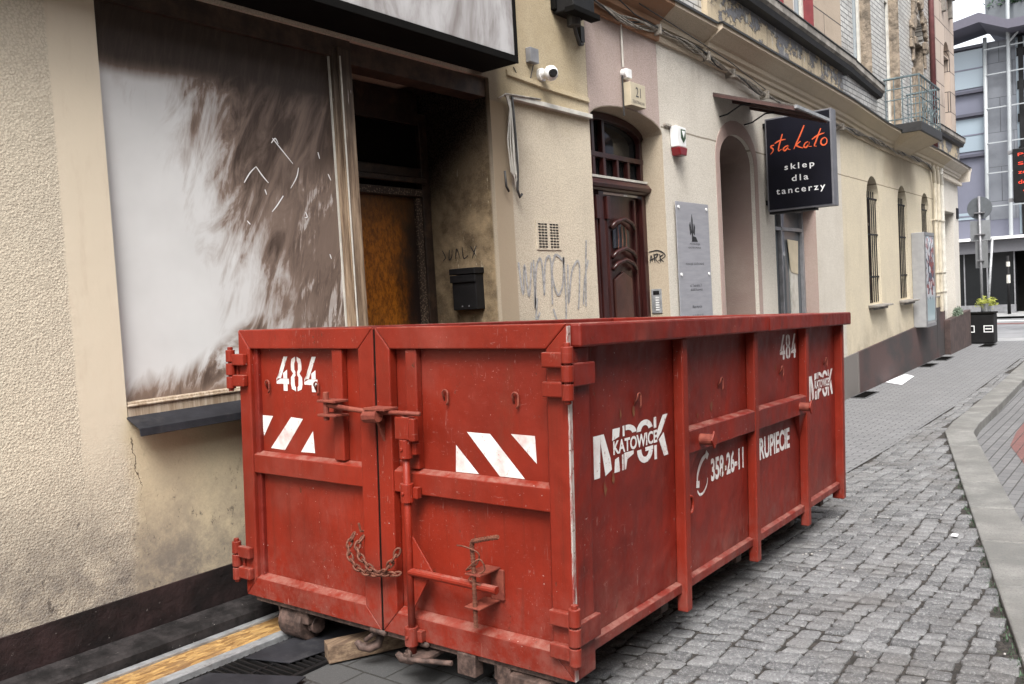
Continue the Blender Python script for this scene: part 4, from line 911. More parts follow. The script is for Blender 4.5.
# cables running below the cornice
CR = thing('facade_cable_run', 'dusty bundle of cables sagging along the foot of the cornice', 'cables', (13, 4.08, 2.4))
pts = [(6.75, 2.66), (7.27, 2.60), (8.0, 2.65), (8.5, 2.66), (9.09, 2.62), (9.54, 2.56), (10.38, 2.50), (10.87, 2.45), (11.59, 2.42), (12.8, 2.44), (14.32, 2.44), (16.1, 2.46), (17.2, 2.42), (18.28, 2.41), (19.57, 2.42), (20.5, 2.42), (21.1, 2.36), (21.3, 2.2)]
for i in range(8):
    mb = MB(); ph = U(0, 6); q = []
    n = 90
    for k in range(n + 1):
        x = 6.75 + (21.25 - 6.75) * k / n; z = interp(x, [p[0] for p in pts], [p[1] for p in pts]); a = ph + x * 5.5
        q.append((x, 4.075 + .018 * math.cos(a) + U(-.003, .003), z + .022 * math.sin(a) + .02 * math.sin(x * 1.3 + ph) + U(-.004, .004)))
    mb.tube(q, .009 if i % 2 else .006, 6); mb.build('cable', 'cable2' if i in (2, 5) else 'cable', CR, smooth=True)
mb = MB(); mb.tube([(6.70, 4.03, 3.0), (7.6, 4.03, 2.80), (8.3, 4.0, 2.73), (9.6, 3.97, 2.60), (10.8, 4.0, 2.47)], .006, 6); mb.tube([(6.74, 4.0, 2.82), (7.5, 4.05, 2.69), (7.95, 4.05, 2.66)], .007, 6); mb.build('loose_wire', 'cable2', CR, smooth=True)
mb = MB()
for x in (8.02, 9.2, 9.9, 11.0, 12.4, 14.3): z = interp(x, [p[0] for p in pts], [p[1] for p in pts]); mb.box(x - .018, x + .018, 4.03, 4.149, z - .05, z + .05)
mb.build('cable_clip', 'cable', CR, bevel=.004)
# door bell conduit, number plate
BC = thing('bell_conduit', 'thin white conduit ending in a small white box above number plate', 'conduit', (7.45, 4.13, 2.05))
mb = MB(); mb.tube([(7.36, 4.125, 2.60), (7.36, 4.125, 2.17)], .010, 8); mb.build('conduit', 'offwhite', BC)
mb = MB(); mb.cyl((7.38, 4.149, 2.11), (7.38, 4.09, 2.11), .045, 16); mb.box(7.36, 7.45, 4.08, 4.148, 2.06, 2.15); mb.build('bell_box', 'white', BC, bevel=.006)
mb = MB(); mb.cyl((7.345, 4.13, 2.10), (7.345, 4.13, 1.70), .008, 6); mb.build('drop_cable', 'cable2', BC)
NP = thing('house_number_plate', 'square yellowed house number 21 plate above arched entrance', 'sign', (7.5, 4.1, 1.79))
MB().box(7.36, 7.66, 4.055, 4.148, 1.795, 2.02).build('plate', 'beigeplastic', NP, bevel=.004)
text('number', '21', 'darkink', NP, (7.46, 4.0535, 1.885), (1, 0, 0), (0, 0, 1), .10, .095); text('street_name', 'TEATRALNA', 'darkink', NP, (7.39, 4.0535, 1.82), (1, 0, 0), (0, 0, 1), .24, .03)
# alarm siren
AL = thing('alarm_siren', 'white alarm siren with red lens and small shield badge', 'alarm', (8.47, 4.1, 1.37))
MB().prism([(8.33, 1.72), (8.56, 1.72), (8.55, 1.50), (8.34, 1.50)], 4.06, 4.148, 'y').build('housing', 'white', AL, bevel=.012)
MB().prism([(8.345, 1.498), (8.545, 1.498), (8.52, 1.41), (8.37, 1.41)], 4.045, 4.148, 'y').build('lens', 'alarmred', AL, bevel=.012)
MB().prism([(8.42, 1.69), (8.53, 1.69), (8.53, 1.60), (8.475, 1.55), (8.42, 1.60)], 4.0555, 4.0585, 'y').build('badge', 'leafd', AL)
MB().prism([(8.435, 1.675), (8.515, 1.675), (8.475, 1.60)], 4.0525, 4.0553, 'y').build('badge_mark', 'letter', AL)
mb = MB(); mb.box(8.2, 8.345, 4.12, 4.149, 1.715, 1.735); mb.build('feed_pipe', 'cable', AL)
# name plaque
PL = thing('guest_house_plaque', 'tall brushed grey plaque with tree logo beside arched entrance', 'sign', (8.75, 4.12, -.6))
MB().box(8.34, 9.16, 4.118, 4.126, -.62, .93).build('plate', 'alu', PL, bevel=.002)
mb = MB()
for x, z in ((8.40, .87), (9.10, .87), (8.40, .14), (9.10, .14), (8.40, -.56), (9.10, -.56)): mb.cyl((x, 4.149, z), (x, 4.108, z), .018, 12)
mb.build('standoff', 'white', PL)
X = (1, 0, 0); Z = (0, 0, 1); yy = 4.1165
mb = MB(); y_ = (4.1145, 4.1172)
mb.prism([(8.70, .52), (8.70, .74), (8.715, .80), (8.73, .74), (8.73, .52)], *y_, 'y'); mb.prism([(8.66, .57), (8.645, .68), (8.67, .72), (8.695, .60)], *y_, 'y'); mb.prism([(8.735, .60), (8.76, .70), (8.785, .66), (8.77, .57)], *y_, 'y'); mb.prism([(8.69, .50), (8.84, .50), (8.80, .55), (8.74, .56), (8.70, .515)], *y_, 'y'); mb.build('logo', 'sprayblack', PL)
for (s_, x, z, w_, h) in (('POKOJE', 8.64, .46, .26, .022), ('GOŚCINNE', 8.60, .425, .32, .024), ('POKOJE GOŚCINNE', 8.52, .235, .46, .038), ('ul. Teatralna 21', 8.60, .0, .30, .032), ('40-003 Katowice', 8.61, -.045, .30, .028), ('Recepcja', 8.64, -.245, .24, .040), ('+48 32 501 11 10', 8.61, -.335, .29, .028), ('+48 32 501 11 20', 8.61, -.385, .29, .028), ('+48 32 501 11 30', 8.61, -.435, .29, .028)):
    text('lettering', s_, 'darkink', PL, (x, yy, z), X, Z, w_, h)
# intercom and tag in the entrance reveal (faces the street)
IC = thing('intercom', 'small silver intercom panel with button column beside dark door', 'intercom', (8.1, 4.3, -.26))
MB().box(8.150, 8.162, 4.24, 4.36, -.26, .0).build('panel', 'galv', IC, bevel=.003)
mb = MB()
for i in range(6): mb.box(8.145, 8.150, 4.27, 4.31, -.23 + i * .026, -.23 + i * .026 + .013)
mb.build('button', 'white', IC); MB().box(8.146, 8.150, 4.265, 4.335, -.06, -.02).build('speaker', 'black', IC)
gt = [[(4.36, .28), (4.345, .36), (4.33, .29)], [(4.365, .31), (4.30, .33)], [(4.31, .38), (4.30, .28)], [(4.29, .33), (4.31, .36), (4.26, .37), (4.29, .32), (4.25, .27)], [(4.24, .37), (4.235, .28)], [(4.20, .36), (4.24, .33), (4.195, .28)], [(4.37, .40), (4.27, .41), (4.20, .38), (4.18, .34), (4.26, .30)]]
ribbon([[(-y, z) for y, z in st] for st in gt], .013, (8.159, 0, 0), (0, -1, 0), (0, 0, 1), 'black_tag', 'sprayblack', Bb)

# canopy over the passage arch
CN = thing('glass_canopy', 'small brown framed canopy over the narrow passage arch', 'canopy', (10.3, 3.8, 1.95))
mb = MB()
mb.sweepx([(4.148, 2.262), (3.20, 1.932), (3.20, 1.922), (4.148, 2.25)], [(9.50, 0), (10.64, 0)]); mb.build('canopy_sheet', simple('brown tinted plastic sheet', (.085, .06, .055), .35, 0, .2), CN)
mb = MB()
for x in (9.50, 10.06, 10.61):
    mb.sweepx([(4.148, 2.249), (3.195, 1.919), (3.195, 1.885), (4.148, 2.215)], [(x, 0), (x + .028, 0)])
mb.build('canopy_frame', simple('dull maroon brown frame', (.075, .038, .034), .5, 0, .3), CN); MB().box(9.48, 10.66, 3.165, 3.195, 1.905, 1.94).build('front_bar', 'galv', CN)
mb = MB()
for x in (9.66, 10.42): mb.tube([(x, 4.148, 2.0), (x, 4.05, 2.01), (x, 3.88, 2.09), (x, 3.76, 2.085)], .010, 8)
mb.build('support_arm', 'black', CN, smooth=True)
# projecting sign
ST = thing('projecting_sign', 'dark projecting shop sign with orange handwriting over white words', 'sign', (11.4, 3.8, .95))
x0 = 11.0
MB().box(x0, x0 + .20, 3.255, 4.105, .925, 2.135).build('casing', simple('dull grey sign casing', (.14, .14, .155), .5, .2, .15), ST, bevel=.006)
MB().box(x0 - .007, x0 - .0005, 3.275, 4.083, .948, 2.115).build('sign_face', 'navy', ST)
mb = MB(); mb.box(x0 + .04, x0 + .15, 4.10, 4.149, 1.02, 1.08); mb.box(x0 + .04, x0 + .15, 4.10, 4.149, 2.03, 2.09); mb.box(x0 + .03, x0 + .16, 3.5, 4.1, .895, .924); mb.build('wall_bracket', 'black', ST)
def sgn(px, py):
    u = (px - 88) / 337.; top = 150 - 60 * u; bot = 640 - 50 * u; v = (bot - py) / (bot - top); return (u * .808, v * 1.167)
strokes = [[(128, 283), (112, 288), (112, 297), (122, 305), (120, 318), (106, 334)], [(176, 222), (163, 262), (152, 300), (153, 314), (168, 305)], [(132, 274), (160, 258), (192, 250)], [(206, 284), (190, 290), (178, 304), (186, 312), (202, 296), (208, 286), (203, 302), (216, 306)], [(294, 174), (272, 225), (250, 270), (235, 302)], [(272, 260), (250, 280), (262, 290), (284, 297)], [(312, 262), (297, 270), (289, 288), (300, 293), (314, 276), (318, 264), (312, 284), (330, 288)], [(380, 190), (366, 225), (352, 262), (344, 282), (356, 286)], [(332, 250), (362, 228), (398, 214)], [(400, 238), (384, 248), (378, 268), (390, 280), (406, 270), (410, 250), (400, 238)]]
fo = (x0 - .0085, 4.083, .948)
ribbon([[sgn(*p) for p in st] for st in strokes], .019, fo, (0, -1, 0), (0, 0, 1), 'orange_script', 'orange', ST, off=.001)
for (s_, xa, ya, xb, yb, hh) in (('sklep', 180, 420, 340, 404, .092), ('dla', 217, 478, 306, 474, .075), ('tancerzy', 130, 556, 392, 548, .088)):
    u0, v0 = sgn(xa, ya); u1, v1 = sgn(xb, yb)
    if s_ in ('sklep', 'tancerzy'): v0 -= .018 if s_ == 'sklep' else .02
    text('white_words', s_, 'letter', ST, (x0 - .0085, 4.083 - u0, .948 + v0), (0, -1, 0), (0, 0, 1), u1 - u0, hh * 1.05, spacing=1.35, thick=.012)
# poster case
AD = thing('poster_case', 'tall silver wall poster case between the last two slit windows', 'display case', (19.6, 4.0, -1.12))
MB().box(19.2, 20.10, 3.90, 4.149, -1.12, .86).build('casing', simple('silver grey casing', (.33, .33, .335), .45, .2, .1), AD, bevel=.012)
MB().box(19.26, 20.04, 3.893, 3.8995, -1.0, .78).build('poster', 'poster', AD)
mb = MB(); mb.box(19.2, 20.10, 3.880, 3.8925, .79, .86); mb.box(19.2, 20.10, 3.880, 3.8925, -1.12, -1.05); mb.box(19.2, 19.245, 3.880, 3.8925, -1.05, .79); mb.box(20.055, 20.10, 3.880, 3.8925, -1.05, .79); mb.build('frame', 'grey', AD, bevel=.003)
# small enamel plate on the corner
tag(MB().box(24.2, 24.42, 4.12, 4.149, 1.35, 1.62).build('enamel_plate', 'navy', bevel=.004), 'little dark enamel plate high on the corner pier', 'sign')
# planter with grey green plants at the corner
PT = thing('corner_planter', 'dark brown planter box with silvery plants against the corner pier', 'planter', (23.4, 3.9, -1.94))
mb = MB()
k = 0; mb.v = [(x, y, z) for x, zt in ((22.05, -1.12), (24.75, -1.0)) for y, z in ((3.97, -1.96), (4.10, -1.96), (4.10, zt), (3.97, zt))]
mb.f = [(0, 1, 2, 3), (7, 6, 5, 4), (0, 4, 5, 1), (1, 5, 6, 2), (2, 6, 7, 3), (3, 7, 4, 0)]; mb.build('box', simple('weathered dark brown boards', (.06, .038, .034), .8, 0, .4, 5), PT, bevel=.01)
def leafball(n, c, r, sz, flat=1.0):
    mb = MB()
    for i in range(n):
        d = Vector((U(-1, 1), U(-1, 1), U(-.1, 1))); d = d.normalized() * U(.3, 1); p = Vector(c) + Vector((d.x * r[0], d.y * r[1], d.z * r[2]))
        a = Vector((U(-1, 1), U(-1, 1), U(-.3, 1))).normalized() * sz * U(.5, 1.2); b = a.orthogonal().normalized() * sz * .35
        mb.quad(p - a, p + b, p + a, p - b)
    return mb
leafball(520, (23.3, 4.02, -1.06), (.55, .07, .22), .04).build('silver_plants', 'leaf', PT)
# litter bin and pot of yellow plants
BN = thing('litter_bin', 'black street bin with two white outlined rectangles beside sign post', 'bin', (25.3, 3.78, -1.92))
mb = MB(); mb.box(25.02, 25.58, 3.48, 4.07, -1.915, -1.15); mb.build('body', 'black', BN, bevel=.03)
mb = MB(); mb.box(25.0, 25.6, 3.46, 4.09, -1.149, -1.10); mb.build('lid', 'darkchar', BN, bevel=.012)
for (ya, yb) in ((3.50, 3.72), (3.93, 4.06)):
    mb = MB()
    for q in ((ya, yb, -1.46, -1.44), (ya, yb, -1.62, -1.60), (ya, ya + .02, -1.60, -1.46), (yb - .02, yb, -1.60, -1.46)): mb.box(25.008, 25.019, q[0], q[1], q[2], q[3])
    mb.build('white_outline', 'letter', BN)
mb = MB(); mb.box(25.008, 25.019, 3.54, 3.68, -1.545, -1.515); mb.build('white_word_bar', 'letter', BN)
FP = thing('flower_pot', 'galvanised pot of yellow green plants on the bin', 'flower pot', (25.3, 3.68, -1.10))
MB().lathe([(.085, 0), (.10, .02), (.115, .22), (.125, .225), (.12, .18)], (25.3, 3.68, -1.099), 18).build('pot', 'galv', FP)
leafball(500, (25.3, 3.68, -.92), (.27, .27, .26), .035).build('foliage', 'leafy', FP)
# street sign seen from behind
SP = thing('traffic_sign_post', 'grey backed round traffic sign over two plates on one post', 'traffic sign', (25.65, 3.84, -1.92))
MB().cyl((25.65, 3.83, -1.92), (25.65, 3.84, 1.97), .032, 12).build('post', 'grey', SP, smooth=True)
MB().cyl((25.71, 3.84, 1.66), (25.725, 3.84, 1.66), .30, 36).build('round_sign', simple('grey sign back', (.10, .11, .12), .6, .2, .1), SP, bevel=.003)
MB().box(25.71, 25.725, 3.60, 4.08, .80, 1.33).build('square_plate', simple('mid grey sign back', (.20, .21, .22), .6, .2, .1), SP, bevel=.003)
MB().box(25.71, 25.725, 3.67, 3.97, .06, .785).build('lower_plate', simple('grey plate back', (.16, .165, .17), .6, .2, .1), SP, bevel=.003)
mb = MB()
for z in (1.52, .95, .25): mb.box(25.60, 25.71, 3.72 if z != .25 else 3.76, 3.96 if z != .25 else 3.90, z, z + .025)
mb.build('clamp', 'grey', SP)
tag(MB().cyl((27.3, 4.0, -1.95), (27.3, 3.78, .9), .035, 10).build('leaning_post', 'galv', smooth=True), 'slim pale post leaning just behind the traffic sign post', 'post')
for i, (x, y, lab) in enumerate(((41.2, 5.15, 'stickered black bollard post on the far pavement before dark entrance'),)):
    t = thing('far_post', lab, 'post', (x, y, -1.9)); MB().cyl((x, y, -1.9), (x, y, .55), .07, 10, .06).build('post', 'black', t, smooth=True)
    mb = MB(); mb.cyl((x, y, -.6), (x, y, -.25), .075, 10); mb.cyl((x, y, .1), (x, y, .3), .074, 10); mb.build('sticker', 'offwhite', t)
# LED display
LD = thing('led_display', 'dark hanging display with red lit letters before the modern building', 'display', (30.2, 2.3, 2.0))
MB().box(30.0, 30.3, 1.1, 3.56, 2.0, 3.62).build('casing', 'black', LD, bevel=.02)
for i, s_ in enumerate(('Pyszne', 'Super', 'zestawy', 'domowe', 'obiady')): text('led_line', s_, 'led', LD, (29.995, 3.42 - (.0, .0, .0, .0, .12)[i], 3.36 - i * .27), (0, -1, 0), (0, 0, 1), .85, .12)
mb = MB(); mb.cyl((30.2, 1.6, -1.9), (30.2, 1.6, 2.0), .09, 12); mb.box(30.1, 30.35, 3.56, 3.70, 2.05, 2.15); mb.box(30.1, 30.35, 3.56, 3.70, 3.50, 3.60); mb.build('support', 'grey', LD)

# modern building across the cross street
MD = thing('office_building', 'modern lilac grey and glass office building across the far street', 'building', (43, 0, -1.9))
MB().box(43.0, 60, -30, 9.5, 1.4, 9.95).build('wall', 'lilac', MD)
mb = MB(); mb.box(42.98, 43.0, 4.9, 6.02, 2.2, 9.9); mb.build('cladding', 'panelgrey', MD)
for (z0, z1) in ((8.1, 9.75), (5.32, 6.75), (2.3, 2.6)): 
    wn = MB().box(42.96, 42.99, 6.14, 9.0, z0, z1).build('window', 'skyglass', MD); MB().box(42.94, 42.962, 6.14, 9.0, (z0 + z1) / 2 - .03, (z0 + z1) / 2 + .03).build('glazing_bar', 'lilac', wn)
mb = MB()
for z in (7.85, 5.05, 6.85, 9.80): mb.box(42.80, 42.97, 6.1, 9.4, z, z + .12)
mb.build('string_band', simple('darker slate band', (.06, .06, .08), .5, .2, .05), MD)
mb = MB(); mb.cyl((42.7, 6.12, -1.9), (42.7, 6.0, 10.1), .08, 12); mb.build('slanting_column', 'steelwhite', MD, smooth=True)
mb = MB(); mb.cyl((42.6, 5.18, 1.3), (42.6, 5.08, 12.5), .08, 12); mb.cyl((42.6, 5.15, 9.6), (42.6, 3.4, 11.6), .05, 8); mb.cyl((42.6, 3.6, 1.3), (42.6, 3.6, 12.5), .08, 12)
for z in (9.55, 8.45, 7.0, 5.5, 4.2, 2.75): mb.box(42.62, 42.68, 3.0, 6.05, z, z + .045)
mb.build('white_frame', 'steelwhite', MD)
mb = MB()
for z in (9.1, 7.7, 6.3, 4.9, 3.4): mb.box(42.9, 42.98, -4, 4.85, z, z + .35)
for y in (4.6, 4.1, 3.4, 2.5): mb.box(42.85, 42.9, y, y + .18, 1.4, 9.9)
mb.build('dark_mullion', 'black', MD)
MB().box(42.95, 42.985, -4, 4.88, 1.5, 9.9).build('glass_bay', 'skyglass', MD)
mb = MB(); mb.prism([(9.5, 10.0), (6.05, 10.55), (5.0, 10.05), (-4, 9.96), (-4, 10.2), (5.0, 10.42), (6.05, 10.95), (9.5, 10.3)], 41.6, 44, 'x'); mb.build('roof_edge', simple('plum grey eaves', (.09, .085, .11), .5, .2, .05), MD)
mb = MB(); mb.box(43.2, 58, -10, 6.02, 10.6, 14.5); mb.build('penthouse_glass', 'glass_lit', MD)
leafball(500, (43.15, 4.2, 11.5), (.25, 1.9, .9), .13).build('roof_plants', 'leafd', MD)
mb = MB(); mb.box(41.9, 43.0, -30, 9.5, 1.30, 1.42); mb.build('canopy_edge', 'whiteband', MD)
mb = MB(); mb.box(42.2, 43.0, -30, 9.5, .75, 1.279); mb.build('fascia', simple('grey fascia', (.11, .11, .12), .5, .1, .06), MD)
mb = MB(); mb.box(42.6, 43.5, 5.05, 9.5, -1.9, .749); mb.box(42.6, 43.5, -30, 3.2, -1.9, .749); mb.build('ground_floor_glazing', 'glass', MD)
mb = MB(); mb.box(43.6, 44.6, 3.1, 5.1, -1.9, .8); mb.build('dark_entrance', 'darkchar', MD)
mb = MB()
for y in (5.06, 6.1, 7.0): mb.box(42.54, 42.598, y, y + .05, -1.9, .75)
mb.box(42.5, 42.598, 5.05, 9.5, -1.9, -1.55); mb.build('glazing_frame', 'grey', MD)

# opposite side of the street: closes the street canyon and is what the shop glass mirrors
OP = thing('opposite_building', 'pale plastered tenement row facing the skip from across the street', 'building', (0, -9, -1.9))
wh = []
for i in range(14):
    xa = -34 + i * 4.2
    for z in (-1.0, 2.4, 5.6): wh.append(rect(xa + 1.2, xa + 2.6, z, z + 1.9))
mb = MB(); mb.holed([(-38, -2), (-38, 9), (24, 9), (24, -2)], wh, -9.0, -9.3); mb.build('wall', 'wallopp', OP)
mb = MB(); mb.box(-38, 24, -9.28, -9.2, -2, 8.9); mb.build('glazing', 'glass', OP)
mb = MB(); mb.box(-38, 24, -9.3, -8.6, 9.0, 9.3); mb.build('roof', 'grimestone', OP)

# far gratings over cellar windows, litter
for i, (xa, xb, ya, yb, lab) in enumerate(((14.35, 15.2, 3.86, 4.10, 'dark cellar grating nearest the skip, between plinth and cardboard'), (19.2, 19.95, 3.84, 4.09, 'dark cellar grating in pavement right under the poster case'), (20.6, 21.5, 3.80, 4.08, 'dark cellar grating between poster case and corner planter'), (24.0, 24.9, 3.4, 3.70, 'thin grating in the pavement in front of the corner planter'))):
    t = thing('cellar_grating', lab, 'grating', ((xa + xb) / 2, (ya + yb) / 2, zg(xa)), 'cellar gratings along the far pavement')
    z = zg((xa + xb) / 2)
    mb = MB(); mb.box(xa, xb, ya, ya + .02, z - .01, z + .01); mb.box(xa, xb, yb - .02, yb, z - .01, z + .01); mb.box(xa, xa + .02, ya + .02, yb - .02, z - .01, z + .01); mb.box(xb - .02, xb, ya + .02, yb - .02, z - .01, z + .01); mb.build('frame', 'asphalt', t)
    mb = MB(); mb.box(xa + .02, xb - .02, ya + .02, yb - .02, z + .0005, z + .0015)
    mb.build('pit', 'darkchar', t); mb = MB()
    n = int((xb - xa) / .03)
    for k in range(1, n): mb.box(xa + k * .03, xa + k * .03 + .007, ya + .02, yb - .02, z + .002, z + .009)
    mb.build('bars', 'darkchar', t)
mb = MB(); z = zg(16.9) + .004
Pq = [(16.15, 3.72), (17.40, 3.78), (17.75, 4.02), (16.5, 4.08)]
mb.v = [(p[0], p[1], zg(p[0]) + h + (.012 if i in (1, 2) else 0)) for h in (.003, .010) for i, p in enumerate(Pq)]; mb.f = [(3, 2, 1, 0), (4, 5, 6, 7), (0, 1, 5, 4), (1, 2, 6, 5), (2, 3, 7, 6), (3, 0, 4, 7)]
tag(mb.build('cardboard_sheet', 'paper'), 'white cardboard sheet lying on the pavement by the plinth', 'cardboard')
mb = MB(); mb.box(6.40, 6.46, 1.15, 1.19, zg(6.4) + .002, zg(6.4) + .008); tag(mb.build('paper_scrap', 'paper'), 'tiny white paper scrap on the cobbles', 'litter')

# cellar hatch: strand board in a steel angle frame at the foot of wall
H = thing('cellar_hatch', 'strip of yellow strand board in a grey steel frame along the wall foot', 'hatch', (2.0, 3.8, -1.71))
z0, z1 = -1.700, -1.712
def tilt(mb, x0, x1, y0, y1, za, zb, ya_=.0): 
    k = len(mb.v)
    for x in (x0, x1):
        z = zg(x); mb.v += [(x, y0, z + za), (x, y1, z + za), (x, y1, z + zb), (x, y0, z + zb)]
    mb.f += [tuple(k + i for i in f) for f in ((0, 3, 2, 1), (4, 5, 6, 7), (0, 1, 5, 4), (1, 2, 6, 5), (2, 3, 7, 6), (3, 0, 4, 7))]
mb = MB(); tilt(mb, .6, 2.95, 3.715, 3.915, .002, .022); mb.build('strand_board', 'osb', H)
mb = MB(); tilt(mb, .6, 2.95, 3.917, 3.962, .0, .034); tilt(mb, .6, 2.95, 3.655, 3.713, .0, .030); tilt(mb, .6, 2.95, 3.650, 3.655, -.01, .028); mb.build('steel_frame', 'galv', H, bevel=.003)
# mats over the light well
for (nm, pts_, lab, dz) in (('rubber_mat', [(1.3, 3.15), (2.0, 3.02), (2.38, 3.14), (2.16, 3.57), (1.3, 3.60)], 'dark ribbed mat at the bottom edge of the picture below the hatch', .020), ('rubber_mat', [(2.44, 3.34), (3.2, 3.20), (3.3, 3.52), (2.50, 3.60), (2.36, 3.58)], 'dark mat lying under the left end of the skip', .018)):
    mb = MB(); mb.prism([(p[0], p[1]) for p in pts_], 0, .007, 'z'); mb.v = [(x, y, z + zg(x) + dz) for x, y, z in mb.v]
    t = mb.build(nm, 'plate', bevel=.002); tag(t, lab, 'mat')
    if dz > .019:
        mb = MB()
        for i in range(16): mb.box(1.55 + i * .028, 1.562 + i * .028, 3.25 - .0 * i, 3.5, zg(1.7) + dz + .004, zg(1.7) + dz + .0095)
        mb.build('rib', 'plate', t)
GR = thing('light_well_grating', 'black bar grating set in paving between the two mats', 'grating', (2.4, 3.4, -1.71))
mb = MB(); tilt(mb, 1.2, 3.3, 3.22, 3.64, .001, .004); mb.build('pit', 'darkchar', GR)
mb = MB()
for i in range(62): x = 1.22 + i * .034; tilt(mb, x, x + .008, 3.24, 3.62, .004, .014)
tilt(mb, 1.2, 3.3, 3.21, 3.235, .002, .016); tilt(mb, 1.2, 3.3, 3.42, 3.43, .004, .0135); mb.build('bars', 'black', GR)

# ------------------------------------------------------------------ the skip
SK = bpy.data.objects.new('waste_skip', None); C.objects.link(SK)
SK.matrix_world = Matrix.Translation((2.6518, 1.8309, -1.5110)) @ Matrix.Rotation(.029, 4, 'Z') @ Matrix.Rotation(.037, 4, 'Y') @ Matrix.Rotation(.011, 4, 'X')
tag(SK, 'large red steel waste skip numbered 484 parked against the facade', 'skip')
Ls, Ws, Hs = 3.94, 2.04, 1.40
def sb(mb, name, mat, par=SK, bevel=.005, smooth=False): return mb.build(name, mat, par, bevel, smooth, local=True)
mb = MB(); mb.box(.06, Ls - .05, .05, .058, .06, 1.33); mb.box(.06, Ls - .05, Ws - .058, Ws - .05, .06, 1.33); mb.box(Ls - .06, Ls - .052, .058, Ws - .058, .06, 1.33); mb.box(.06, Ls - .05, .06, Ws - .06, .05, .059)
sb(mb, 'side_panel', 'red_shaded', bevel=0)
# posts: real proportions, right side and wall side
mb = MB(); mb.box(.025, .155, -.004, .12, -.0, 1.306); sb(mb, 'corner_post', 'red_shaded', bevel=.007)
mb = MB(); mb.box(.025, .155, Ws - .12, Ws + .004, .0, 1.306); sb(mb, 'corner_post', 'red_shaded', bevel=.007)
for xa in (1.032, 2.012, 2.99):
    for yy_ in (0, 1):
        y0_, y1_ = ((-.006, .049) if yy_ == 0 else (Ws - .049, Ws + .006))
        mb = MB(); mb.box(xa, xa + .062, y0_, y1_, -.035, 1.304); sb(mb, 'side_post', 'red', bevel=.007)
for yy_ in ((-.006, .08), (Ws - .08, Ws + .006)): mb = MB(); mb.box(3.875, 3.938, *yy_, -.02, 1.304); sb(mb, 'rear_post', 'red', bevel=.007)
mb = MB(); mb.box(.03, 4.0, -.045, .07, 1.306, 1.40); mb.box(.03, 4.0, Ws - .07, Ws + .03, 1.306, 1.40); mb.box(3.90, 4.0, .071, Ws - .071, 1.306, 1.40); sb(mb, 'top_rim', 'red_shaded', bevel=.010)
mb = MB(); mb.box(2.16, 2.26, -.050, -.0455, 1.31, 1.385); sb(mb, 'rim_patch', 'red_shaded', bevel=.003)
# mid rail with dust-catching top
mb = MB()
for (xa, xb) in ((1.095, 2.011), (2.075, 2.989)): mb.prism([(.049, .86), (.0, .85), (-.004, .845), (-.004, .735), (.049, .735)], xa, xb, 'x')
sb(mb, 'middle_rail', 'red_shaded', bevel=.004)
for (xa, s_) in ((1.095, 1), (2.989, -1)):
    mb = MB(); mb.v = [(xa, .004, .734), (xa + s_ * .13, .004, .734), (xa, .048, .54), (xa, .048, .734), (xa + s_ * .13, .048, .734)]; mb.f = [(0, 1, 2), (0, 3, 4, 1), (1, 4, 2), (0, 2, 3), (3, 2, 4)]; sb(mb, 'gusset', 'red_shaded', bevel=0)
mb = MB()
for (xa, xb) in ((.156, 1.031), (1.095, 2.011), (2.075, 2.989), (3.053, 3.874)): mb.prism([(.049, .112), (.020, .102), (.020, .06), (.049, .055)], xa, xb, 'x')
sb(mb, 'bottom_rail', 'red_shaded', bevel=.003)
for xa in (1.235, 2.85):
    mb = MB(); mb.cyl((xa, .0, .79), (xa, -.07, .79), .028, 18); o = sb(mb, 'lifting_pin', 'rust_red', bevel=.003)
    mb = MB(); mb.prism([(xa, .835), (xa + .038, .79), (xa, .745), (xa - .038, .79)], -.080, -.070, 'y'); sb(mb, 'pin_plate', 'red', o, .003)
def hook(x=None, y=None, z=0, s_=1.0, par=SK):
    mb = MB(); r = .022 * s_
    pts_ = []
    for i in range(9):
        a = math.pi * (1 - i / 8); pts_.append((r * math.cos(a), r * math.sin(a) + .03 * s_))
    pts_ = [(-r, -.015 * s_)] + pts_ + [(r, -.02 * s_), (r * .5, -.04 * s_)]
    if y is None: q = [(x + a, .032, z + b) for a, b in pts_]; q[0] = (x - r, .05, z - .015)
    else: q = [(.036, y - a, z + b) for a, b in pts_]; q[0] = (.055, y + r, z - .015)
    mb.tube(q, .0045, 7); return sb(mb, 'tarp_hook', 'rust_red', par, 0, True)
for xx in (.647, 1.613, 2.619, 3.6): hook(x=xx, z=1.035, s_=.72)
mb = MB(); q = [(1.11, .05, .50), (1.12, .02, .51)] + [(1.13 + .03 * math.cos(a), .012, .475 + .045 * math.sin(a)) for a in (1.6, .9, .2, -.5, -1.2, -1.9, -2.6)]; mb.tube(q, .009, 8); sb(mb, 'side_ring', 'red', bevel=0, smooth=True)
# stencils on the side
yS = .0485; SX = (1, 0, 0); SZ = (0, 0, 1)
def digits484(par, place, x0, z0, w_, h, par_fn):
    D4 = [[(.62, 1.0), (.92, 1.0), (.36, .36), (.02, .36), (.02, .28)], [(.02, .20), (.98, .20), (.98, .355), (.36, .355), (.02, .275)], [(.55, .0), (.86, .0), (.86, .195), (.55, .195)], [(.55, .36), (.86, .36), (.86, .62), (.55, .52)]]
    D8 = [[(.44, 1.0), (.16, .93), (.10, .78), (.10, .62), (.26, .51), (.08, .40), (.06, .20), (.14, .06), (.44, .0), (.44, .12), (.36, .16), (.34, .40), (.44, .46), (.44, .56), (.36, .62), (.36, .80), (.44, .88)]]
    D8 += [[(1 - x, z) for x, z in D8[0]]]
    mb = MB()
    for k, D in enumerate((D4, D8, D4)):
        for pl in D: mb.quad(*[place(x0 + w_ * (k * .34 + x * .32), z0 + h * z) for x, z in pl])
    return sb(mb, 'stencil_number', 'stencil', par, 0)
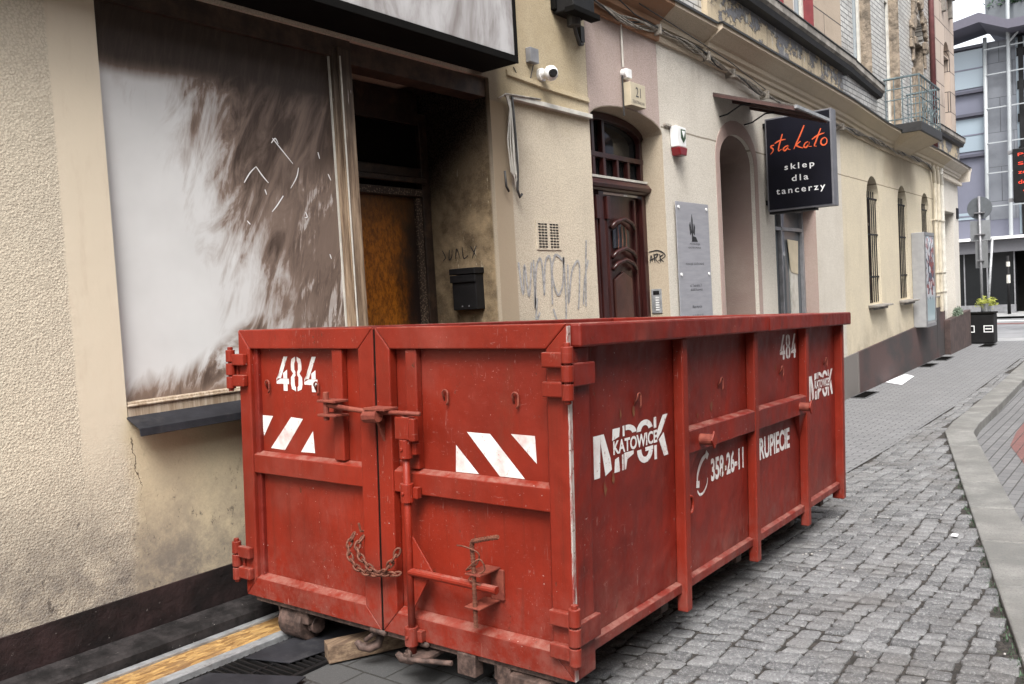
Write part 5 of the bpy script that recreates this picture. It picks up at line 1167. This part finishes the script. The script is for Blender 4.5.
def poly_letters(name, polys, par, off=0.0):
    mb = MB()
    for pl in polys: mb.quad(*[(x, yS - off, z) for x, z in pl])
    return sb(mb, name, 'stencil', par, 0)
def mpgk(xa, za, w_, h):       # stencil letters with a slanting band left free for the town name
    T = lambda L: [(xa + w_ * x, za + h * z) for x, z in L]
    def arc(cx_, cz_, rx, rz, a0, a1, wx, wz, n=8):
        o = [(cx_ + rx * math.cos(R(a0 + (a1 - a0) * i / n)), cz_ + rz * math.sin(R(a0 + (a1 - a0) * i / n))) for i in range(n + 1)]
        q = [(cx_ + (rx - wx) * math.cos(R(a0 + (a1 - a0) * i / n)), cz_ + (rz - wz) * math.sin(R(a0 + (a1 - a0) * i / n))) for i in range(n + 1)]
        return [[o[i], o[i + 1], q[i + 1], q[i]] for i in range(n)]
    P_ = [[(0, .0), (.07, .0), (.085, .92), (.0, .92)], [(.0851, .92), (.125, .92), (.20, .36), (.215, .10), (.135, .0), (.0848, .75)],
          [(.225, .72), (.315, .78), (.325, .98), (.235, .98)], [(.245, .0), (.315, .0), (.305, .33), (.255, .30)],
          [(.345, .0), (.365, .0), (.365, .36), (.345, .35)], [(.375, .0), (.395, .0), (.415, .22), (.50, .30), (.50, .38), (.375, .38)],
          [(.36, .76), (.385, .76), (.385, 1.0), (.36, 1.0)]]
    P_ += arc(.42, .78, .125, .22, 90, 5, .06, .12)
    P_ += [[(.40, .88), (.42, .88), (.42, 1.0), (.40, 1.0)]]
    P_ += arc(.66, .76, .115, .26, 178, 12, .06, .13); P_ += arc(.66, .34, .115, .34, 180, 345, .06, .14)
    P_ += [[(.66, .27), (.775, .27), (.775, .36), (.66, .36)]]
    P_ += [[(.79, .0), (.828, .0), (.828, .34), (.79, .34)], [(.79, .76), (.828, .76), (.828, 1.02), (.79, 1.02)],
           [(.835, .46), (.90, .62), (1.0, 1.03), (.925, 1.03), (.835, .66)], [(.861, .45), (.935, .60), (1.0, .02), (.935, .02)]]
    o = poly_letters('stencil_logo', [T(L) for L in P_], SK)
    text('town_name', 'KATOWICE', 'stencil', o, (xa + w_ * .235, yS - .0006, za + h * .40), SX, SZ, w_ * .60, h * .31, local=True, thick=.03)
    return o
mpgk(.262, .745, .705, .195); mpgk(3.215, .785, .60, .19)
digits484(SK, lambda x, z: (x, yS, z), 2.62, 1.11, .33, .16, None)
text('stencil_phone', '358-26-11', 'stencil', SK, (1.48, yS, .525), SX, SZ, .475, .125, local=True, thick=.03)
text('stencil_word', 'RUPIECIE', 'stencil', SK, (2.22, yS, .525), SX, SZ, .565, .135, local=True, thick=.03)
ribbon([[(1.425, .68), (1.36, .655), (1.31, .60), (1.30, .55)]], .026, (0, yS, 0), SX, SZ, 'stencil_handset', 'stencil', SK, True, True, .0)
ribbon([[(1.285, .545), (1.325, .54)], [(1.41, .69), (1.44, .665)]], .035, (0, yS, 0), SX, SZ, 'stencil_handset_ends', 'stencil', SK, True, False, .001)
ribbon([[(1.30, .51), (1.33, .485), (1.38, .49), (1.42, .52), (1.435, .555)]], .014, (0, yS, 0), SX, SZ, 'stencil_handset_cord', 'stencil', SK, True, True, .0)
mb = MB()
for (xa, za, s_) in ((.35, .69, .020), (.42, .72, .018), (.50, .99, .016), (.62, 1.0, .018), (1.66, .57, .02), (1.62, .54, .015), (2.53, 1.07, .014), (1.50, .93, .02), (1.32, .90, .012)):
    k = 7; mb.quad(*[(xa + s_ * U(.4, 1) * math.cos(6.28 * i / k), yS - .0012, za + s_ * U(.6, 2.0) * math.sin(6.28 * i / k)) for i in range(k)])
sb(mb, 'rust_spot', 'stencil_rust', bevel=0)
# doors ----------------------------------------------------------
def door(y0, y1, side):       # y0<y1 ; side=+1 hinge on wall side (left in view), -1 hinge on street side
    mb = MB(); mb.box(.050, .056, y0 + .05, y1 - .05, .06, 1.33)
    D = sb(mb, 'rear_door', 'red', bevel=0)
    wfL = .088; iw = .115
    mb = MB()
    wl_ = (.10 if side < 0 else .10); wr_ = .10
    # frame channels with sloped inner edge
    ya, yb = (y0, y1)
    mb.prism([(ya, 0.0), (ya, 1.40), (ya + .10, 1.30), (ya + .10, .10)], .0, .048, 'x')
    mb.prism([(yb, 0.0), (yb, 1.40), (yb - .09, 1.30), (yb - .09, .10)], .0, .048, 'x')
    mb.prism([(ya + .001, 1.40), (yb - .001, 1.40), (yb - .091, 1.3005), (ya + .101, 1.3005)], .0005, .048, 'x')
    sb(mb, 'door_frame', 'red', D, .006)
    mb = MB(); mb.v = []
    a, b = ya + .1005, yb - .0905
    # bottom channel, bevelled top that collects dust
    mb.v = [(x, y, z) for y in (ya + .002, yb - .002) for x, z in ((.0005, 0), (.048, 0), (.048, .10), (.0005, .10))]
    mb.f = [(0, 1, 2, 3), (7, 6, 5, 4), (0, 4, 5, 1), (1, 5, 6, 2), (2, 6, 7, 3), (3, 7, 4, 0)]
    for i in (2, 3): mb.v[i] = (mb.v[i][0], ya + .101, mb.v[i][2])
    for i in (6, 7): mb.v[i] = (mb.v[i][0], yb - .091, mb.v[i][2])
    kk = len(mb.v); mb.prism([(.0005, .1005), (.048, .1005), (.048, .120), (.044, .120)], a, b, 'y')
    mb.v[kk:] = [(p[0], p[1], p[2]) for p in mb.v[kk:]]
    sb(mb, 'bottom_channel', 'red', D, .003)
    mb = MB(); mb.prism([(.006, .655), (.048, .65), (.048, .765), (.043, .765), (.006, .749)], a, b, 'y'); sb(mb, 'cross_rail', 'red', D, .004)
    if side > 0: hy = (1.272, 1.340)
    else: hy = (.796, .862)
    mb = MB(); mb.box(.012, .0485, hy[0], hy[1], .7655, 1.300); sb(mb, 'stiffener', 'red', D, .005)
    return D
DL = door(1.048, Ws, 1); DR = door(.0, 1.036, -1)
FY = (0, -1, 0)
digits484(DL, lambda x, z: (.0485, -x, z), -1.80, 1.085, .315, .175, None)
def para(par, polys):
    mb = MB()
    for pl in polys: mb.quad(*[(.0487, y, z) for y, z in pl])
    sb(mb, 'hazard_stripe', 'stencil', par, 0)
para(DL, [[(1.927, .952), (1.837, .951), (1.916, .842)], [(1.695, .952), (1.604, .947), (1.751, .78), (1.862, .783)], [(1.532, .89), (1.522, .781), (1.627, .779)]])
para(DR, [[(.61, .883), (.615, .766), (.488, .767)], [(.547, .943), (.423, .942), (.249, .767), (.377, .767)], [(.314, .948), (.194, .947), (.188, .834)]])
for y_ in (1.859, 1.483): hook(y=y_, z=1.10, par=DL, s_=.7)
for y_ in (.654, .279): hook(y=y_, z=1.085, par=DR, s_=.7)
# hinges
def hinge(y, zt, zb, par, sgnv):
    zm = (zt + zb) / 2; h = (zt - zb)
    mb = MB(); r = .024; cxh = -.022
    for i in range(3): mb.cyl((cxh, y, zb + h * i / 3 + .004), (cxh, y, zb + h * (i + 1) / 3 - .004), r * (1 if i != 1 else 1.04), 16)
    mb.cyl((cxh, y, zb - .01), (cxh, y, zt + .012), .014, 10)
    H_ = sb(mb, 'hinge', 'red', par, .003)
    mb = MB()
    for z_ in (zt - .055, zb + .045):
        mb.box(-.032, -.001, min(y + sgnv * .02, y + sgnv * .115), max(y + sgnv * .02, y + sgnv * .115), z_ - .03, z_ + .03)
    sb(mb, 'hinge_arm', 'red', H_, .006)
    return H_
h1 = hinge(-.012, 1.315, 1.10, DR, 1); h2 = hinge(-.018, .305, .075, DR, 1)
h3 = hinge(Ws + .04, 1.30, 1.09, DL, -1); h4 = hinge(Ws + .045, .285, .075, DL, -1)
for z_, par in ((1.20, h1), (.19, h2)):
    mb = MB(); mb.box(-.004, .16, -.030, -.0045, z_ - .045, z_ + .045); sb(mb, 'side_strap', 'red_shaded', par, .005)
for z_, par in ((1.20, h3), (.18, h4)):
    mb = MB(); mb.box(-.004, .16, Ws + .0045, Ws + .030, z_ - .045, z_ + .045); sb(mb, 'side_strap', 'red', par, .005)
mb = MB(); mb.box(.001, .0245, -.003, .006, .0, 1.39); sb(mb, 'seam_strip', 'scuffed', SK, .002)
mb = MB(); mb.box(.004, .03, 1.037, 1.047, .0, 1.39); sb(mb, 'door_gap_strip', 'darkchar', SK, 0)  # dark strip filling the gap between the two doors
# latch bar across the doors at z about 1.03
mb = MB(); mb.tube([(-.045, 1.318, 1.038), (-.05, 1.15, 1.026), (-.052, 1.0, 1.018)], .012, 8); mb.tube([(-.052, 1.0, 1.018), (-.050, .85, 1.022), (-.045, .73, 1.022)], .010, 8); LT = sb(mb, 'top_latch_bar', 'rust_red', SK, 0, True)
mb = MB(); mb.box(-.075, .011, 1.23, 1.355, 1.052, 1.064); mb.box(-.075, .011, 1.23, 1.355, .985, .997); mb.cyl((-.05, 1.318, .965), (-.05, 1.318, 1.10), .014, 10); sb(mb, 'latch_bracket', 'rust_red', LT, .003)
mb = MB(); mb.tube([(-.03, 1.06, .995), (-.07, 1.03, 1.0), (-.075, .95, 1.005)], [.026, .03, .028], 10); mb.box(-.09, .0, .90, 1.03, 1.030, 1.042); mb.v += [(0, 1.0, .99), (-.05, 1.0, .99), (0, 1.0, .88), (0, .985, .99), (-.05, .985, .99), (0, .985, .88)]; k = len(mb.v) - 6; mb.f += [(k, k + 1, k + 2), (k + 3, k + 5, k + 4), (k, k + 3, k + 4, k + 1), (k + 1, k + 4, k + 5, k + 2), (k, k + 2, k + 5, k + 3)]; sb(mb, 'latch_sleeve', 'rust_red', LT, .002)
# locking rod, right door
mb = MB(); mb.cyl((-.035, .830, 1.03), (-.035, .822, -.055), .0165, 14); RD = sb(mb, 'locking_rod', 'red', SK, 0, True)
mb = MB(); mb.box(-.058, -.012, .790, .872, .905, 1.005); mb.box(-.058, -.030, .755, .79, .900, 1.0); sb(mb, 'rod_housing', 'red', RD, .005)
for z_ in (.862, .668, .030):
    mb = MB(); mb.cyl((-.035, .828, z_ - .042), (-.035, .828, z_ + .042), .030, 16); mb.cyl((-.062, .828, z_), (-.07, .828, z_), .009, 8); mb.box(-.028, .001, .775, .865, z_ - .025, z_ + .025); sb(mb, 'rod_clamp', 'red', RD, .003)
mb = MB(); mb.prism([(.815, .48), (.70, .335), (.812, .155)], -.030, -.022, 'x'); mb.tube([(-.035, .825, .318), (-.052, .60, .325), (-.062, .325, .325)], .0175, 12); sb(mb, 'lever', 'red', RD, .002)
mb = MB(); mb.box(-.095, .049, .385, .465, .376, .384); mb.box(-.095, .049, .390, .470, .238, .246); mb.box(.036, .049, .365, .43, .2465, .3755); sb(mb, 'lever_bracket', 'rust_red', DR, .003)
mb = MB(); mb.box(-.06, .10, .73, .86, -.062, -.045); mb.tube([(-.035, .84, -.03), (-.08, .80, -.055), (-.03, .60, -.045)], .012, 8); sb(mb, 'rod_foot', 'grime', RD, .004)
# underframe, wheels and cam hooks
mb = MB(); mb.box(.04, Ls - .03, .35, .43, -.10, -.001); mb.box(.04, Ls - .03, Ws - .43, Ws - .35, -.10, -.001)
for xa in (.10, 1.0, 2.0, 3.0, 3.7): mb.box(xa, xa + .08, .12, Ws - .12, -.055, -.002)
mb.box(.02, .05, .05, Ws - .05, -.030, -.0005); sb(mb, 'underframe', 'grime', SK, .005)
for (xa, yc) in ((.11, 1.74), (.20, .40), (3.7, 1.74), (3.7, .40)):
    mb = MB(); mb.cyl((xa, yc - .085, -.115), (xa, yc + .085, -.115), .088, 24); RW = sb(mb, 'roller_wheel', 'grime', SK, .008)
    mb = MB(); mb.cyl((xa, yc - .12, -.115), (xa, yc + .12, -.115), .022, 12); mb.prism([(xa - .07, -.001), (xa + .10, -.001), (xa + .04, -.14), (xa - .04, -.14)], yc - .112, yc - .098, 'y'); mb.prism([(xa - .07, -.001), (xa + .10, -.001), (xa + .04, -.14), (xa - .04, -.14)], yc + .098, yc + .112, 'y')
    sb(mb, 'wheel_fork', 'grime', RW, .003)
    mb = MB(); mb.cyl((xa, yc - .135, -.115), (xa, yc - .113, -.115), .045, 16); sb(mb, 'hub_cap', 'grime', RW, .004)
for yc in (1.17, .905):
    mb = MB(); q = [(.03 - .045 * math.cos(a) * .8, yc + .045 * math.cos(a), -.075 + .042 * math.sin(a)) for a in (2.4, 3.1, 3.8, 4.6, 5.4, 6.1)]
    mb.tube(q, [.012, .02, .023, .023, .02, .012], 10); mb.cyl((-.0, yc - .01, -.07), (.04, yc - .09, -.005), .011, 8); mb.box(-.005, .05, yc - .14, yc - .05, -.022, -.001); sb(mb, 'cam_hook', 'grime', SK, 0, True)
mb = MB(); mb.box(.0, .06, .50, .60, -.10, -.002); mb.box(.02, .06, .33, .40, -.15, -.002); mb.box(-.01, .05, .12, .32, -.09, -.035); sb(mb, 'underside_bracket', 'grime', SK, .006)

# chain, pinning bar, timber --------------------------------------
MWS = SK.matrix_world.copy()
def skw(p): return tuple(MWS @ Vector(p))
def chain(path, link=.046, r=.0052):
    mb = MB(); pts_ = [Vector(p) for p in path]
    # resample
    seg = [(pts_[i + 1] - pts_[i]).length for i in range(len(pts_) - 1)]; tot = sum(seg); pitch = link * .70; n = int(tot / pitch)
    def at(s_):
        for i, l in enumerate(seg):
            if s_ <= l: return pts_[i].lerp(pts_[i + 1], s_ / l), (pts_[i + 1] - pts_[i]).normalized()
            s_ -= l
        return pts_[-1], (pts_[-1] - pts_[-2]).normalized()
    for i in range(n):
        c_, d = at((i + .5) * pitch); up = Vector((1, 0, 0)); s1 = d.cross(up).normalized(); s2 = d.cross(s1).normalized()
        sd_ = (s1 * math.cos(.5) + s2 * math.sin(.5)) if i % 2 == 0 else (s2 * math.cos(.5) - s1 * math.sin(.5))
        q = []
        for k in range(12):
            a = 2 * math.pi * k / 12; q.append(c_ + d * (math.cos(a) * link * .5) + sd_ * (math.sin(a) * link * .27))
        mb.tube(q, r, 6, True)
    return mb
def sm(pts_, n=8):
    P = [Vector(p) for p in pts_]; Q = []
    for i in range(len(P) - 1):
        a = P[max(i - 1, 0)]; b = P[i]; c_ = P[i + 1]; d = P[min(i + 2, len(P) - 1)]
        for k in range(n): t = k / n; Q.append(.5 * ((2 * b) + (c_ - a) * t + (2 * a - 5 * b + 4 * c_ - d) * t * t + (3 * b - a - 3 * c_ + d) * t ** 3))
    return Q + [P[-1]]
CH = thing('rusty_chain', 'rusty chain looped through both skip doors', 'chain', skw((-.03, 1.08, .28)))
c1 = chain(sm([skw(p) for p in ((.0, 1.21, .43), (-.03, 1.22, .36), (-.035, 1.17, .29), (-.04, 1.08, .27), (-.04, .97, .285), (-.03, .87, .30))])); c1.build('long_loop', 'rust', CH, smooth=True)
c2 = chain(sm([skw(p) for p in ((.0, 1.15, .425), (-.04, 1.15, .375), (-.045, 1.09, .315), (-.045, 1.0, .285), (-.05, .93, .34), (-.03, .88, .425))])); c2.build('short_loop', 'rust', CH, smooth=True)
mb = MB(); mb.tube([skw(p) for p in ((.04, 1.155, .44), (-.01, 1.155, .45), (-.02, 1.155, .49))], .006, 6); mb.build('chain_hook', 'rust', CH)
PB = thing('rebar_pin', 'bent rusty rebar pin dropped through the lever bracket', 'rebar', skw((-.075, .45, .17)))
mb = MB(); q = sm([skw(p) for p in ((-.078, .425, .16), (-.078, .428, .30), (-.078, .430, .43), (-.078, .434, .505), (-.085, .40, .525), (-.09, .29, .555))]); mb.tube(q, .0085, 8)
for i in range(0, len(q) - 1):
    a, b = q[i], q[i + 1]; L_ = (b - a).length; n = max(1, int(L_ / .012)); d = (b - a).normalized()
    for k in range(n): p = a.lerp(b, k / n); mb.cyl(p, p + d * .004, .0105, 8)
mb.build('bent_bar', 'rust', PB)
mb = MB(); q = sm([skw(p) for p in ((-.07, .52, .485), (-.10, .45, .495), (-.08, .40, .47), (-.07, .42, .42), (-.10, .45, .40), (-.09, .39, .45), (-.07, .38, .40), (-.085, .45, .36), (-.07, .40, .335))]); mb.tube(q, .0035, 6); mb.build('binding_wire', 'rust', PB, smooth=True)
mb = MB(); m_ = Matrix.Translation((2.93, 3.04, -1.705)) @ Matrix.Rotation(-.50, 4, 'Z'); mb.box(-.40, .55, -.05, .05, .0, .085, m_)
tag(mb.build('timber_beam', 'timber', bevel=.004), 'short weathered timber beam lying under the skip doors', 'timber')
for (x, y, lab) in ((4.42, 2.40, 'timber block wedged under the street side of the skip'), (5.62, 2.40, 'farther small timber block in shade under the skip')):
    mb = MB(); mb.box(x - .07, x + .07, y - .07, y + .09, zg(x) - .005, zg(x) + .12); tag(mb.build('timber_block', 'timber', bevel=.005), lab, 'timber block', 'timber blocks propping the skip')

for o in bpy.data.objects:
    if '_o' in o: del o['_o']
